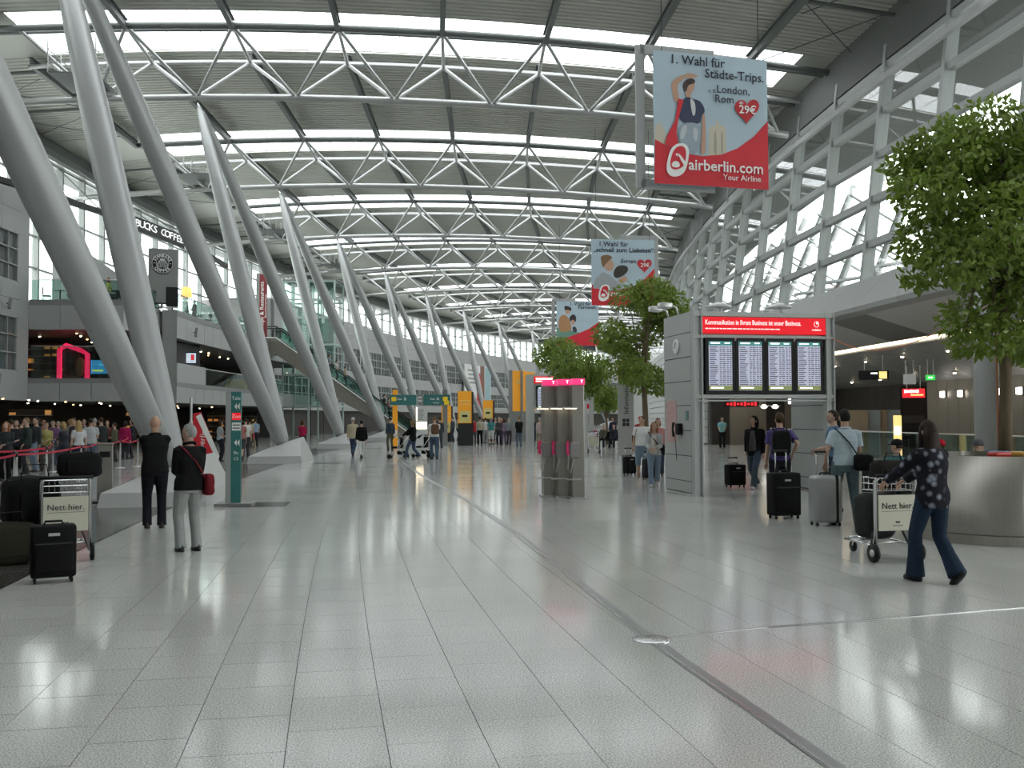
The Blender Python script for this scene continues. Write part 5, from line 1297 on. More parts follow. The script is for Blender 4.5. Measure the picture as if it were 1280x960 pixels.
# --- queue at the left
Qs = [('long brown-haired woman in dark jacket at the left end of the queue', (7, 601), 160, 1.68, (.035, .04, .045), BK, 'ginger', 'long', 'front', 'long', dict(female=True, jacket=True)),
      ('man with thin fair hair in dark green jacket in the queue', (33, 593), 95, 1.80, (.03, .045, .042), (.035, .035, .04), 'light', 'crop', 'hold', 'long', dict(jacket=True, skin=2)),
      ('man in dark plaid shirt and pale jeans in the queue', (45, 590), 120, 1.82, (.045, .05, .055), (.22, .29, .36), 'black', 'short', 'down', 'long', {}),
      ('woman in yellow-green cardigan in the queue', (57, 589), 175, 1.66, (.36, .33, .12), (.10, .10, .09), 'brown', 'bun', 'front', 'long', dict(female=True, build=1.1)),
      ('orange-haired woman behind the yellow-green cardigan', (54, 579), 200, 1.72, (.30, .13, .06), BK, 'ginger', 'bob', 'down', 'long', dict(female=True)),
      ('man in violet plaid shirt in the queue', (66, 582), 150, 1.72, (.16, .08, .17), (.06, .07, .1), 'dark', 'short', 'down', 'short', {}),
      ('blonde woman in dark patterned blouse in the queue', (79, 591), 60, 1.66, (.05, .05, .065), (.04, .05, .075), 'blonde', 'bob', 'crossed', 'long', dict(female=True, build=1.15)),
      ('brown-haired man behind the blonde women', (92, 583), 130, 1.80, (.06, .055, .07), (.05, .05, .06), 'brown', 'short', 'down', 'long', dict(skin=1)),
      ('woman with long blonde hair and white top seen from behind', (98, 592), 15, 1.70, (.55, .56, .57), (.035, .04, .07), 'blonde', 'long', 'down', 'short', dict(female=True)),
      ('man in grey T-shirt with a white carrier bag in the queue', (113, 589), -10, 1.78, (.42, .44, .45), (.12, .16, .22), 'dark', 'crop', 'hold', 'short', dict(build=1.1)),
      ('grey-haired man at the back of the queue', (118, 579), 20, 1.78, (.18, .19, .20), (.06, .06, .07), 'grey', 'short', 'down', 'long', {}),
      ('man in dark jacket at the back of the queue', (126, 582), 35, 1.80, (.028, .035, .033), (.03, .03, .035), 'brown', 'short', 'down', 'long', dict(jacket=True)),
      ('person in moss green top near the barrier end', (143, 577), 60, 1.60, (.10, .10, .06), (.05, .05, .05), 'brown', 'short', 'front', 'long', {}),
      ('person in magenta jacket near the leaning column', (156, 574), -20, 1.66, (.36, .015, .09), (.04, .04, .05), 'dark', 'bob', 'down', 'long', dict(female=True, jacket=True)),
      ('woman in dark coat at the far left edge behind the queue', (20, 588), 170, 1.72, (.03, .03, .04), BK, 'brown', 'bob', 'down', 'long', dict(female=True, jacket=True))]
for lab, ft, fc, H, tp, bt, hr, st, ar, slv, kw in Qs:
    person(lab, ft, fc, H, tp, bt, hr, st, 'stand', ar, slv, group='people queuing on the left', **kw)
# --- beyond the totem
Rs = [('woman in pale grey shirt left of the green totem', (275, 577), -70, 1.68, (.36, .40, .42), (.02, .022, .03), 'brown', 'bob', 'stand', 'front', 'short', 'long', dict(female=True)),
      ('white-capped person behind the grey-haired woman', (239, 588), 20, 1.66, (.5, .12, .12), (.05, .05, .06), 'white', 'crop', 'stand', 'down', 'long', 'long', dict(cap=(.7, .7, .68))),
      ('man in red patterned shirt and grey shorts right of the totem', (300, 576), 0, 1.78, (.52, .20, .18), (.07, .08, .09), 'dark', 'short', 'walk', 'down', 'short', 'short', {}),
      ('man in white shirt beside the red patterned shirt', (307, 572), 10, 1.76, (.66, .66, .64), (.04, .04, .05), 'dark', 'short', 'stand', 'down', 'short', 'long', {}),
      ('person in beige shirt beyond the totem', (312, 561), 0, 1.72, (.46, .41, .28), (.05, .05, .05), 'brown', 'short', 'walk', 'down', 'short', 'long', {}),
      ('person in pale blue shirt beyond the totem', (319, 559), 10, 1.74, (.24, .33, .45), (.03, .03, .04), 'dark', 'short', 'stand', 'down', 'short', 'long', {}),
      ('small child in red beyond the totem', (315, 560), 0, 1.05, (.50, .04, .04), (.10, .10, .12), 'brown', 'short', 'walk', 'down', 'short', 'short', {}),
      ('woman in crimson jacket between the first plinths', (378, 567), -30, 1.66, (.42, .02, .08), (.04, .03, .04), 'brown', 'bob', 'stand', 'front', 'long', 'long', dict(female=True)),
      ('man in beige jacket, pale cap and jeans walking away', (441, 570), -12, 1.80, (.48, .42, .30), (.045, .07, .12), 'grey', 'crop', 'walk', 'down', 'long', 'long', dict(jacket=True, cap=(.55, .55, .52))),
      ('woman in black jacket and white trousers walking away', (452, 573), 8, 1.68, BK, (.68, .69, .68), 'black', 'short', 'walk2', 'down', 'long', 'long', dict(female=True, jacket=True)),
      ('man in navy shirt and olive trousers near the escalator foot', (488, 563), 25, 1.78, (.035, .05, .075), (.11, .10, .06), 'dark', 'short', 'stand', 'down', 'long', 'long', {}),
      ('woman in black pushing the left pushchair', (516, 574), 65, 1.70, BK, (.06, .09, .15), 'light', 'bob', 'walk', 'push', 'long', 'long', dict(female=True, jacket=True, shoe=(.5, .5, .5))),
      ('man in white T-shirt with brown backpack and jeans', (543, 574), 8, 1.80, (.68, .68, .67), (.06, .095, .14), 'light', 'crop', 'stand', 'push', 'short', 'long', dict(build=1.1)),
      ('dark-clothed man behind the man with the brown backpack', (550, 560), 30, 1.78, (.05, .055, .06), (.06, .07, .09), 'brown', 'short', 'stand', 'down', 'long', 'long', {}),
      ('person with scarlet jacket at the yellow ticket machines', (592, 556), 0, 1.74, (.55, .03, .05), (.05, .06, .08), 'dark', 'short', 'stand', 'front', 'long', 'long', dict(jacket=True)),
      ('person in black and red beside the scarlet jacket', (587, 556), 20, 1.70, (.05, .015, .02), (.03, .03, .04), 'dark', 'short', 'stand', 'front', 'long', 'long', {}),
      ('man in cream shirt and black trousers in the far crowd', (600, 556), 10, 1.80, (.52, .48, .36), BK, 'brown', 'short', 'stand', 'down', 'short', 'long', {}),
      ('person in white top behind the cream shirt', (607, 554), 0, 1.74, (.6, .6, .6), (.25, .26, .27), 'dark', 'short', 'stand', 'down', 'short', 'long', {}),
      ('woman in teal top and white trousers in the far crowd', (614, 556), 0, 1.74, (.06, .25, .27), (.65, .65, .62), 'grey', 'bob', 'stand', 'down', 'short', 'capri', dict(female=True, build=1.15)),
      ('person in dark grey in the far crowd', (624, 557), 170, 1.76, (.07, .065, .07), (.03, .03, .04), 'white', 'crop', 'stand', 'front', 'long', 'long', {}),
      ('person in mauve top in the far crowd', (630, 556), 20, 1.66, (.22, .17, .24), (.12, .08, .13), 'brown', 'bob', 'stand', 'down', 'short', 'long', dict(female=True)),
      ('person in slate grey in the far crowd', (636, 556), -20, 1.74, (.20, .22, .23), (.06, .045, .06), 'grey', 'short', 'stand', 'down', 'long', 'long', {}),
      ('man in black jacket and jeans left of the payphones', (649, 558), 20, 1.80, BK, (.10, .13, .18), 'light', 'short', 'stand', 'front', 'long', 'long', dict(jacket=True)),
      ('man in pale pink jacket and beige trousers left of the payphones', (675, 560), 30, 1.74, (.50, .38, .35), (.26, .22, .15), 'grey', 'short', 'stand', 'front', 'long', 'long', dict(jacket=True)),
      ('person in grey-green behind the pale pink jacket', (683, 555), 10, 1.76, (.20, .23, .22), (.07, .07, .08), 'brown', 'short', 'stand', 'down', 'long', 'long', {}),
      ('person in pale shirt in the far crowd by the portal post', (661, 553), 60, 1.72, (.46, .42, .38), (.07, .07, .08), 'brown', 'short', 'stand', 'down', 'short', 'long', {})]
FARC = [(566, 552, (.05, .06, .08), 'dark', 'navy'), (572, 551, (.35, .30, .24), 'brown', 'sand'), (619, 550, (.55, .55, .52), 'grey', 'off-white'), (627, 549, (.30, .06, .07), 'dark', 'brick red'), (640, 550, (.10, .13, .10), 'brown', 'bottle green'),
        (645, 549, (.40, .40, .42), 'dark', 'light grey'), (655, 551, (.12, .09, .16), 'black', 'plum'), (667, 552, (.04, .04, .05), 'dark', 'black'), (687, 549, (.50, .45, .30), 'brown', 'straw yellow'), (692, 550, (.10, .16, .26), 'grey', 'denim blue'), (604, 548, (.08, .07, .06), 'dark', 'dark brown'), (580, 549, (.45, .10, .05), 'brown', 'rust orange')]
for x_, y_, c_, h_, nm_ in FARC:
    person('tiny distant person in %s at the back of the far crowd' % nm_, (x_, y_), (x_ * 37) % 360, 1.64 + (x_ % 7) * .03, c_, (.04, .045, .06), h_, 'short', 'stand', 'down', 'long', group='far crowd around the yellow machines')
QX = [(14, 583, (.20, .16, .13), 'brown', 'taupe'), (26, 581, (.10, .02, .03), 'dark', 'maroon'), (72, 578, (.12, .13, .14), 'grey', 'ash grey'), (87, 579, (.30, .28, .26), 'light', 'stone'), (105, 578, (.05, .07, .10), 'dark', 'ink blue'), (133, 577, (.16, .05, .05), 'brown', 'wine red'), (165, 573, (.04, .04, .045), 'dark', 'charcoal')]
for x_, y_, c_, h_, nm_ in QX:
    person('person in %s in the rear row of the left queue' % nm_, (x_, y_), (x_ * 53) % 360, 1.66 + (x_ % 6) * .03, c_, (.03, .032, .04), h_, 'bob' if x_ % 2 else 'short', 'stand', 'front', 'long', group='people queuing on the left')
for lab, ft, fc, H, tp, bt, hr, st, po, ar, slv, lg, kw in Rs:
    person(lab, ft, fc, H, tp, bt, hr, st, po, ar, slv, lg, **kw)
# ================================================================== MORE THINGS
# ---------------- bags carried by people
def strap(parent, pts, r=.014, m='black_cloth', name='strap'):
    m_ = MB(); m_.tube(pts, r, 6, flat=.35); return obj(name, m_, m, parent, True)
def worn(pt, label, name, cat, loc, dims, c, rz=0, mname=None, straps=None, tilt=0):
    t, k, armp, legp, W = pt
    b = softbag(name, label, cat, W(loc), t.rotation_euler.z + rz, dims, c, straps is None, mname=mname, tilt=tilt)
    if straps:
        inv = (Matrix.Translation(b.location) @ b.rotation_euler.to_matrix().to_4x4()).inverted()
        for s_ in straps: strap(b, [inv @ W(v) for v in s_], .016, mname or colmat(c, .85))
    return b
CB = [(-.15, -.03, 1.455), (-.11, -.115, 1.40), (.02, -.155, 1.25), (.13, -.15, 1.08), (.20, -.08, .95)]
CF = [(-.15, -.03, 1.455), (-.11, .11, 1.38), (.02, .16, 1.25), (.12, .155, 1.08), (.20, .06, .95)]
worn(p2, 'dark red shoulder bag on the grey-haired woman', 'shoulder_bag', 'bag', (.235, -.06, .76), (.12, .26, .28), (.16, .015, .022), straps=[CB, CF])
worn(p4, 'black messenger bag hanging on the man in light blue', 'messenger_bag', 'bag', (.23, -.15, .82), (.30, .14, .26), BLK, straps=[CB, CF], tilt=0)
worn(p6, 'black backpack worn by the man in purple', 'backpack', 'backpack', (0, -.235, .98), (.33, .20, .46), BLK, straps=[[(s_ * .10, -.14, 1.42), (s_ * .12, -.02, 1.475), (s_ * .13, .12, 1.36), (s_ * .15, .10, 1.15), (s_ * .14, -.14, 1.02)] for s_ in (-1, 1)])
worn(p9, 'dark sling bag across the man in the football shirt', 'sling_bag', 'bag', (.24, -.10, .98), (.10, .24, .26), BLK, straps=[[(-x, y, z) for x, y, z in CB][:4] + [(.2, -.1, 1.1)], [(.13, .10, 1.40), (.17, .13, 1.25), (.2, .05, 1.12)]])
worn(p10, 'small dark bag slung across the ginger-haired woman', 'sling_bag', 'bag', (-.24, -.08, .84), (.10, .22, .24), (.02, .02, .022), straps=[[(-x, y, z) for x, y, z in CF], [(-x, y, z) for x, y, z in CB]])
pm5 = [q for q in PEOPLE if q[0]['label'].startswith('man in white T-shirt with brown')][0]
worn((pm5[0], pm5[1], pm5[2], pm5[3], (lambda v: pm5[0].matrix_basis @ (Vector(v) * pm5[1]))), 'brown backpack on the man in the white T-shirt', 'backpack', 'backpack', (0, -.22, 1.02), (.32, .18, .42), (.13, .07, .045))
softbag('carrier_bag', 'white carrier bag held in the queue beside the grey T-shirt', 'bag', floor_pt(111, 589) + Vector((-.32, -.1, .35)), 0, (.34, .12, .50), (.6, .5, .5))
# pushchairs
def pushchair(label, loc, rz):
    t = thing('pushchair', label, 'pushchair', loc, rz, 'dark pushchairs in the middle of the hall')
    for s_ in (-1, 1):
        m_ = MB(); m_.tube([(s_ * .22, -.45, 1.02), (s_ * .22, -.05, .48), (s_ * .22, .38, .10)], .014, 6); obj('side_frame', m_, 'aluminium', t, True)
        m_ = MB(); m_.tube([(s_ * .22, .05, .50), (s_ * .24, -.30, .10)], .013, 6); obj('rear_strut', m_, 'aluminium', t, True)
        for y, r in ((.40, .09), (-.30, .10)):
            m_ = MB(); m_.tube([(s_ * .24 - .02, y, r), (s_ * .24 + .02, y, r)], r, 12); obj('wheel', m_, 'black', t, True)
    m_ = MB(); m_.tube([(-.22, -.45, 1.02), (.22, -.45, 1.02)], .017, 6); obj('push_bar', m_, 'black', t)
    m_ = MB(); m_.box((0, .12, .47), (.40, .38, .08), bev=.03); m_.box((0, -.10, .68), (.40, .10, .48), bev=.03); obj('seat', m_, 'black_cloth', t, True)
    m_ = MB(); n = 8; vs = []
    for i in range(n + 1):
        a = PI * .15 + i * PI * .55 / n
        for x in (-.21, .21): vs.append((x, .02 + .30 * math.cos(a), .70 + .30 * math.sin(a)))
    m_.add(vs, [(2 * i, 2 * i + 2, 2 * i + 3, 2 * i + 1) for i in range(n)]); obj('hood', m_, 'black_cloth', t)
    m_ = MB(); m_.box((0, -.1, .24), (.36, .34, .14), bev=.03); obj('basket', m_, 'black_cloth', t)
pushchair('black pushchair steered by the woman in black', floor_pt(499, 573), 1.35); pushchair('folded-hood pushchair in front of the man with the backpack', floor_pt(530, 572), 1.1)

# ---------------- seated travellers behind the planter and a bench
bp = depth_pt(1172, 560, 16.1); bp.z = 0
rzb = math.atan2(-bp.x, bp.y)
bench = thing('seat_bench', 'row of dark metal waiting seats behind the round planter', 'bench', bp, rzb)
for i in range(4):
    m_ = MB(); m_.box((-.9 + i * .6, .02, .44), (.52, .46, .04), bev=.015); obj('seat', m_, 'dark_metal', bench)
    m_ = MB(); m_.box((-.9 + i * .6, -.24, .70), (.52, .04, .46), bev=.015); obj('backrest', m_, 'dark_metal', bench)
m_ = MB(); m_.box((0, 0, .38), (2.4, .08, .06)); obj('beam', m_, 'aluminium', bench)
for x in (-.9, .9): m_ = MB(); m_.box((x, 0, .18), (.06, .4, .36)); obj('leg', m_, 'aluminium', bench)
bmx = Matrix.Translation(bp) @ Matrix.Rotation(rzb, 4, 'Z')
for i, (x, lab, tp, cp) in enumerate(((-.62, 'seated person in black cap behind the walking woman', (.06, .16, .17), BK), (.02, 'seated person in red cap and orange top', (.50, .16, .03), (.5, .015, .03)), (.60, 'seated person in grey cap behind the planter', (.05, .05, .055), (.10, .10, .11)))):
    person(lab, None, 0, 1.72, tp, (.05, .06, .09), 'brown', 'crop', 'sit', 'lap', 'long', world=bmx @ Vector((x, .02, 0)), seat=.56, cap=cp, turn=150 if i == 2 else 60)
# further seated group beyond the payphones
sp = floor_pt(755, 560); rzs = math.atan2(-sp.x, sp.y)
bench2 = thing('seat_bench', 'low waiting seats beside the information pillar', 'bench', sp, rzs + PI * .9)
for i in range(4):
    m_ = MB(); m_.box((-.9 + i * .6, .02, .44), (.52, .46, .04)); obj('seat', m_, 'dark_metal', bench2); m_ = MB(); m_.box((-.9 + i * .6, -.24, .7), (.52, .04, .46)); obj('backrest', m_, 'dark_metal', bench2)
for x in (-.9, .9): m_ = MB(); m_.box((x, 0, .2), (.06, .4, .42)); obj('leg', m_, 'aluminium', bench2)
bmx = Matrix.Translation(sp) @ Matrix.Rotation(rzs + PI * .9, 4, 'Z')
for x, lab, tp, hr in ((-.6, 'seated person in charcoal beside the information pillar', (.03, .035, .05), 'dark'), (0, 'seated person in olive grey, second from the pillar', (.11, .11, .08), 'grey'), (.62, 'seated person in rose shirt behind a luggage trolley', (.45, .18, .22), 'dark')):
    person(lab, None, 0, 1.74, tp, (.025, .03, .04), hr, 'short', 'sit', 'lap', 'long', world=bmx @ Vector((x, .02, 0)), seat=.56)
    PEOPLE[-1][0].rotation_euler.z = rzs + PI * .9
person('person in mustard yellow top standing behind the seats', (739, 553), 30, 1.70, (.48, .30, .03), (.04, .04, .05), 'black', 'short', 'stand', 'down', 'short')
person('person in dark blue standing near the information pillar', (766, 556), 150, 1.74, (.03, .035, .07), (.03, .03, .04), 'black', 'short', 'stand', 'down', 'long')
trolley('distant luggage trolley beside the payphones', floor_pt(738, 566), .1, False)

# ---------------- information pillar
ip = floor_pt(781, 588); it = thing('information_pillar', 'tall silver pillar lettered Information with a yellow top', 'sign pillar', ip, math.atan2(-ip.x, ip.y) + .1)
mat('sign_yellow', (.80, .56, .02), .45, emit=.15, var=.03); mat('sign_orange', (.78, .33, .02), .45, emit=.22, var=.03)
m_ = MB(); m_.box((.05, 0, 1.75), (.50, .16, 2.5)); obj('silver_body', m_, 'aluminium', it); m_ = MB(); m_.box((.05, 0, .27), (.30, .14, .54)); obj('foot', m_, 'panel_dim', it)
m_ = MB(); m_.box((.08, 0, 3.29), (.56, .16, .58)); obj('yellow_top', m_, 'sign_yellow', it)
text('i', .46, 'ink', it, (.12, -.085, 3.3), bold=.02)
text('Information', .22, 'ink', it, (.06, -.085, 2.35), (PI / 2, -PI / 2, 0), .004)
for i in range(4): m_ = MB(); m_.box((-.02 + (i % 2) * .12, -.084, 1.62 - (i // 2) * .13), (.10, .008, .11)); obj('pictogram', m_, 'ink', it)
# ---------------- green direction sign on yellow posts
gs = P(62, .8); g_ = thing('direction_sign', 'long dark green direction sign with yellow ends, letters A and B', 'direction sign', gs, -.2)
for x, w in ((-1.05, 1.55), (1.05, 1.55)): m_ = MB(); m_.box((x, 0, 2.86), (w + .1, .16, .64)); obj('green_board', m_, 'sign_green', g_)
m_ = MB(); m_.box((0, 0, 2.86), (.34, .18, .64)); obj('centre_block', m_, 'panel_dim', g_)
for x, z in ((-1.63, 2.92), (1.58, 2.92), (1.66, 2.68)): m_ = MB(); m_.box((x, -.085, z), (.30, .012, .26)); obj('yellow_field', m_, 'sign_yellow', g_)
for tx, x, z, sz in (('B', -.93, 2.92, .26), ('Gate', -1.28, 2.92, .16), ('A', 1.12, 2.92, .26), ('Gate', .78, 2.92, .16), ('Terminal', 1.0, 2.68, .11)): text(tx, sz, 'ink_white', g_, (x, -.09, z), bold=.01)
for i in range(4): m_ = MB(); m_.box((-.06 + .12 * (i % 2), -.094, 3.02 - (i // 2) * .22), (.08, .01, .12)); obj('pictogram', m_, 'ink_white', g_)
for x, nm in ((-1.58, 'left_post'), (1.55, 'right_post')): m_ = MB(); m_.box((x, .14, 1.75), (.30, .12, 3.5)); obj('post', m_, 'sign_orange' if x < 0 else 'panel_dim', g_)
m_ = MB(); m_.box((-1.58, .07, .75), (.26, .03, .5)); obj('notice', m_, 'ink_white', g_)
# ---------------- pale lit display stele, yellow ticket machines, orange towers, second portal
ms = floor_pt(527, 562); t = thing('display_stele', 'pale illuminated display stele between the two pushchairs', 'display', ms, -.12)
m_ = MB(); m_.box((0, 0, 1.2), (.64, .25, 2.4)); obj('body', m_, 'wall_white', t); m_ = MB(); m_.box((0, -.13, 1.32), (.56, .02, .36)); obj('lit_panel', m_, 'strip_light', t)
m_ = MB()
for i in range(9): m_.box((-.05 + .02 * (i % 3), -.13, 2.2 - i * .07), (.34 - .05 * (i % 4), .006, .025))
obj('print_lines', m_, 'panel_dim', t); m_ = MB(); m_.box((-.26, -.13, 1.95), (.05, .02, .7)); obj('light_edge', m_, 'strip_light', t)
def machine(label, px, W, H, zb_, c, seed):
    b = floor_pt(*px); t = thing('ticket_machine', label, 'ticket machine', b, math.atan2(-b.x, b.y), 'yellow machines in the middle of the hall')
    m_ = MB(); m_.box((.06, .12, H / 2), (W + .12, .4, H)); obj('dark_body', m_, 'dark_metal', t)
    m_ = MB(); m_.box((0, -.1, (zb_ + H) / 2 + .05), (W, .06, H - zb_)); obj('yellow_front', m_, c, t)
    m_ = MB(); m_.box((0, -.135, zb_ + .45), (W * .8, .02, .7)); obj('notice_field', m_, colmat((.75, .65, .25), .5), t)
    m_ = MB(); m_.box((0, -.15, zb_ + .5), (W * .4, .01, .14)); obj('small_screen', m_, 'black', t)
    m_ = MB()
    for i in range(2): m_.box((0, -.14, H - .55 - i * .2), (W * .8, .008, .06))
    obj('print_lines', m_, colmat((.9, .6, .2), .5), t)
machine('tall yellow ticket machine with a black base', (581, 557), .85, 3.35, 1.35, 'sign_orange', 1); machine('shorter orange ticket machine right of the tall yellow one', (610, 551), .75, 3.0, 1.6, 'sign_orange', 2); machine('small yellow machine behind the white monument', (558, 552), .7, 2.6, .6, 'sign_orange', 3)
for px, D, W, H, lab in ((648, 73, 1.05, 5.2, 'tall orange tower with a grey edge in the distance'), (660, 73, .9, 5.1, 'tall orange panel beside the distant orange tower')):
    b = depth_pt(px, 500, D); b.z = 0; t = thing('orange_tower', lab, 'sign tower', b, math.atan2(-b.x, b.y) + .3)
    m_ = MB(); m_.box((0, 0, H / 2 + 1.1), (W, .5, H - 2.2)); obj('orange_body', m_, 'sign_orange', t); m_ = MB(); m_.box((0, 0, 1.1), (W, .48, 2.2)); obj('grey_base', m_, 'panel_dim', t); m_ = MB(); m_.box((-W / 2 - .08, 0, H / 2), (.14, .54, H + .1)); obj('grey_edge', m_, 'panel_dim', t); m_ = MB(); m_.box((.1, -.26, H * .84), (W * .6, .02, .3)); obj('white_field', m_, colmat((.8, .5, .15), .5), t)
b = depth_pt(664, 500, 52); b.z = 0; p2_ = thing('departure_portal', 'distant grey portal with a red sign and one visible screen', 'information portal', b, -.1)
m_ = MB(); m_.box((-.02, .5, 2.0), (.28, 1.4, 4.0)); obj('side_wall', m_, 'portal_grey', p2_); m_ = MB(); m_.box((3.2, .5, 2.0), (.2, 1.4, 4.0)); obj('side_wall', m_, 'portal_grey', p2_)
m_ = MB(); m_.box((1.6, .1, 3.1), (3.3, .14, 1.8)); obj('back_panel', m_, 'portal_grey', p2_); m_ = MB(); m_.box((1.5, .0, 3.72), (2.9, .06, .36)); rs = obj('red_sign', m_, 'red_sign', p2_)
m_ = MB(); m_.box((.75, -.035, 3.78), (1.0, .01, .09)); m_.box((.7, -.035, 3.65), (.9, .01, .05)); obj('sign_print', m_, 'white_light', rs)
for i in range(4): departure_screen(p2_, .62 + i * .72, 0, 2.78, .56, 1.1, 20 + i, 10)
# info leaflet post beside payphones
b = floor_pt(732, 572); t = thing('sign_post', 'slim grey sign post just right of the payphones', 'sign post', b, 0); m_ = MB(); m_.box((0, 0, 1.1), (.14, .1, 2.2)); obj('post', m_, 'aluminium', t); m_ = MB(); m_.box((0, -.02, 2.15), (.34, .1, .6)); obj('panel', m_, 'aluminium', t); m_ = MB(); m_.box((.1, -.075, 2.2), (.1, .01, .2)); obj('red_mark', m_, 'red_print', t)
# red promotional flag near the first plinth
b = floor_pt(257, 592); t = thing('promo_flag', 'slanted red advertising flag behind the first plinth', 'flag', b, math.atan2(-b.x, b.y))
m_ = MB(); m_.prism([(-.45, .2), (.45, .2), (.35, .7), (-.15, 1.95), (-.38, 1.9)], -.02, .02, 'y'); obj('red_cloth', m_, 'red_print', t); m_ = MB(); m_.prism([(-.30, 1.8), (-.15, 1.9), (.42, .55), (.36, .35)], -.03, -.024, 'y'); obj('pale_stripe', m_, 'ink_white', t)
m_ = MB(); m_.tube([(-.45, .05, 0), (-.45, .05, 2.4)], .04, 8); obj('pole', m_, 'aluminium', t)
text('airberlin', .26, 'ink_white', t, (-.12, -.03, .95), (PI / 2, -PI / 2 + .15, 0))
# dark stone inlays beside the plinths
for n in (1, 2, 3):
    m_ = MB(); q = foot(n); m_.arcbox(q - 1.9, q - .8, -2.2, -1.1, 0.0005, .0025, 2); obj('dark_inlay', m_, 'dark_granite', floor)

# ---------------- escalator, lift and banner at the end of the gallery
ES, EU0, EU1, EZ = 78.0, -12.4, -1.2, 8.0
es = thing('escalator', 'escalator with glass sides descending from the upper gallery', 'escalator', (0, 0, 0), 0)
def epts(zoff, s_): return [P(s_, EU0 - 1.2, EZ + zoff), P(s_, EU0, EZ + zoff), P(s_, EU0 + (EU1 - EU0) * .5, EZ * .5 + zoff), P(s_, EU1, zoff), P(s_, EU1 + 1.2, zoff)]
mat('flank', (.26, .245, .21), .5, .2, .05, 1)
for s_ in (ES, ES + 1.6):
    a = epts(.12, s_); b = epts(-1.15, s_); m_ = MB(); vs = []
    for p, q in zip(a, b):
        q = q.copy(); q.z = max(q.z, -.0) if q.z > -.2 else 0.0
        vs += [p, q, q + Vector((0, .12, 0)), p + Vector((0, .12, 0))]
    m_.add(vs, [(i * 4 + k, i * 4 + (k + 1) % 4, i * 4 + 4 + (k + 1) % 4, i * 4 + 4 + k) for i in range(4) for k in range(4)]); obj('side_flank', m_, 'flank', es)
    m_ = MB(); m_.tube(epts(.16, s_ - .02), .10, 6, flat=.6); obj('flank_capping', m_, 'white_paint', es)
    for i in range(6):
        f0, f1 = i / 6, (i + 1) / 6; p, q = P(s_, EU0 + (EU1 - EU0) * f0, EZ * (1 - f0) + .15), P(s_, EU0 + (EU1 - EU0) * f1, EZ * (1 - f1) + .15); up = Vector((0, 0, .85)); d_ = Vector((0, .015, 0))
        m_ = MB(); m_.add([p, q, q + up, p + up, p + d_, q + d_, q + up + d_, p + up + d_], [(0, 1, 2, 3), (7, 6, 5, 4)]); obj('glass_pane', m_, 'rail_glass', es)
    m_ = MB(); m_.tube(epts(1.05, s_), .05, 8); obj('handrail', m_, 'black', es, True)
nst = 32
for i in range(nst):
    f = (i + .5) / nst; p = P(ES + .86, EU0 + (EU1 - EU0) * f, EZ * (1 - f) - .1); m_ = MB(); m_.box((0, 0, 0), ((EU1 - EU0) / nst + .02, 1.3, .2)); obj('step', m_, 'dark_metal', es, loc=p, rz=head(ES))
m_ = MB(); vs = []
for f in (0, 1): p = P(ES + .1, EU0 + (EU1 - EU0) * f, EZ * (1 - f) - .9 + (.9 if f else 0)); vs += [p, p + Vector((0, 1.5, 0))]
m_.add(vs, [(0, 2, 3, 1)]); obj('underside', m_, 'flank', es)
ESC = [('man in white shirt riding high on the escalator', .42, (.6, .6, .6), 'black'), ('person in pale blue riding highest on the escalator', .36, (.28, .36, .45), 'dark'), ('person in beige riding on the escalator', .47, (.42, .36, .26), 'black'), ('person in black riding halfway down the escalator', .60, BK, 'dark'), ('dark-clothed person low on the escalator', .76, (.04, .04, .06), 'black'), ('person with navy pack low on the escalator', .83, (.05, .06, .10), 'black'), ('person in pink lowest on the escalator', .80, (.4, .25, .22), 'brown')]
for i, (lab, f, tp, hr) in enumerate(ESC):
    f = (int(f * nst) + .5) / nst
    w = P(ES + .5 + .6 * (i % 2), EU0 + (EU1 - EU0) * f, EZ * (1 - f)); person(lab, None, -80, 1.74, tp, (.04, .05, .08), hr, 'short', 'stand', 'front', 'short', world=w, group='people on the escalator')
lift = thing('glass_lift', 'glazed lift shaft with pale steel frame behind the columns', 'lift', P(87.5, -11.9), head(87.5))
for x in (-2.3, 0, 2.3):
    for y in (-1.6, 1.6): m_ = MB(); m_.box((x, y, 6.9), (.14, .14, 13.8)); obj('corner_post', m_, colmat((.42, .52, .50), .4), lift)
for z in (2.8, 5.6, 8.2, 10.6, 12.2, 13.8): m_ = MB(); m_.box((0, -1.6, z), (4.74, .1, .16)); m_.box((0, 1.6, z), (4.74, .1, .16)); m_.box((-2.3, 0, z), (.1, 3.2, .16)); m_.box((2.3, 0, z), (.1, 3.2, .16)); obj('ring_beam', m_, colmat((.42, .52, .50), .4), lift)
for i in range(4):
    for z0, z1 in ((2.9, 5.5), (5.7, 8.1), (8.3, 10.5), (10.7, 12.1), (12.3, 13.7)):
        m_ = MB(); m_.box((-1.725 + i * 1.15, -1.62, (z0 + z1) / 2), (1.1, .02, z1 - z0)); obj('glass_pane', m_, 'rail_glass', lift)
m_ = MB(); m_.box((.1, 0, 9.6), (2.0, 2.0, 2.4), bev=.1); obj('cabin', m_, colmat((.30, .36, .34), .3), lift); m_ = MB(); m_.box((.1, 0, 13.9), (4.8, 3.4, .12)); obj('roof_plate', m_, 'panel_dim', lift)
m_ = MB(); m_.lathe([(.05, 0), (.5, .05), (.5, .12), (.05, .14)], 18, c=(0, 0, 0), mt=Matrix.Translation((1.6, -1.2, 13.2)) @ Matrix.Rotation(.9, 4, 'X')); obj('pulley_wheel', m_, 'aluminium', lift)
for x in (-.5, .7): m_ = MB(); m_.tube([(x, .9, 0), (x, .9, 13.7)], .04, 6); obj('guide_rail', m_, 'dark_metal', lift)
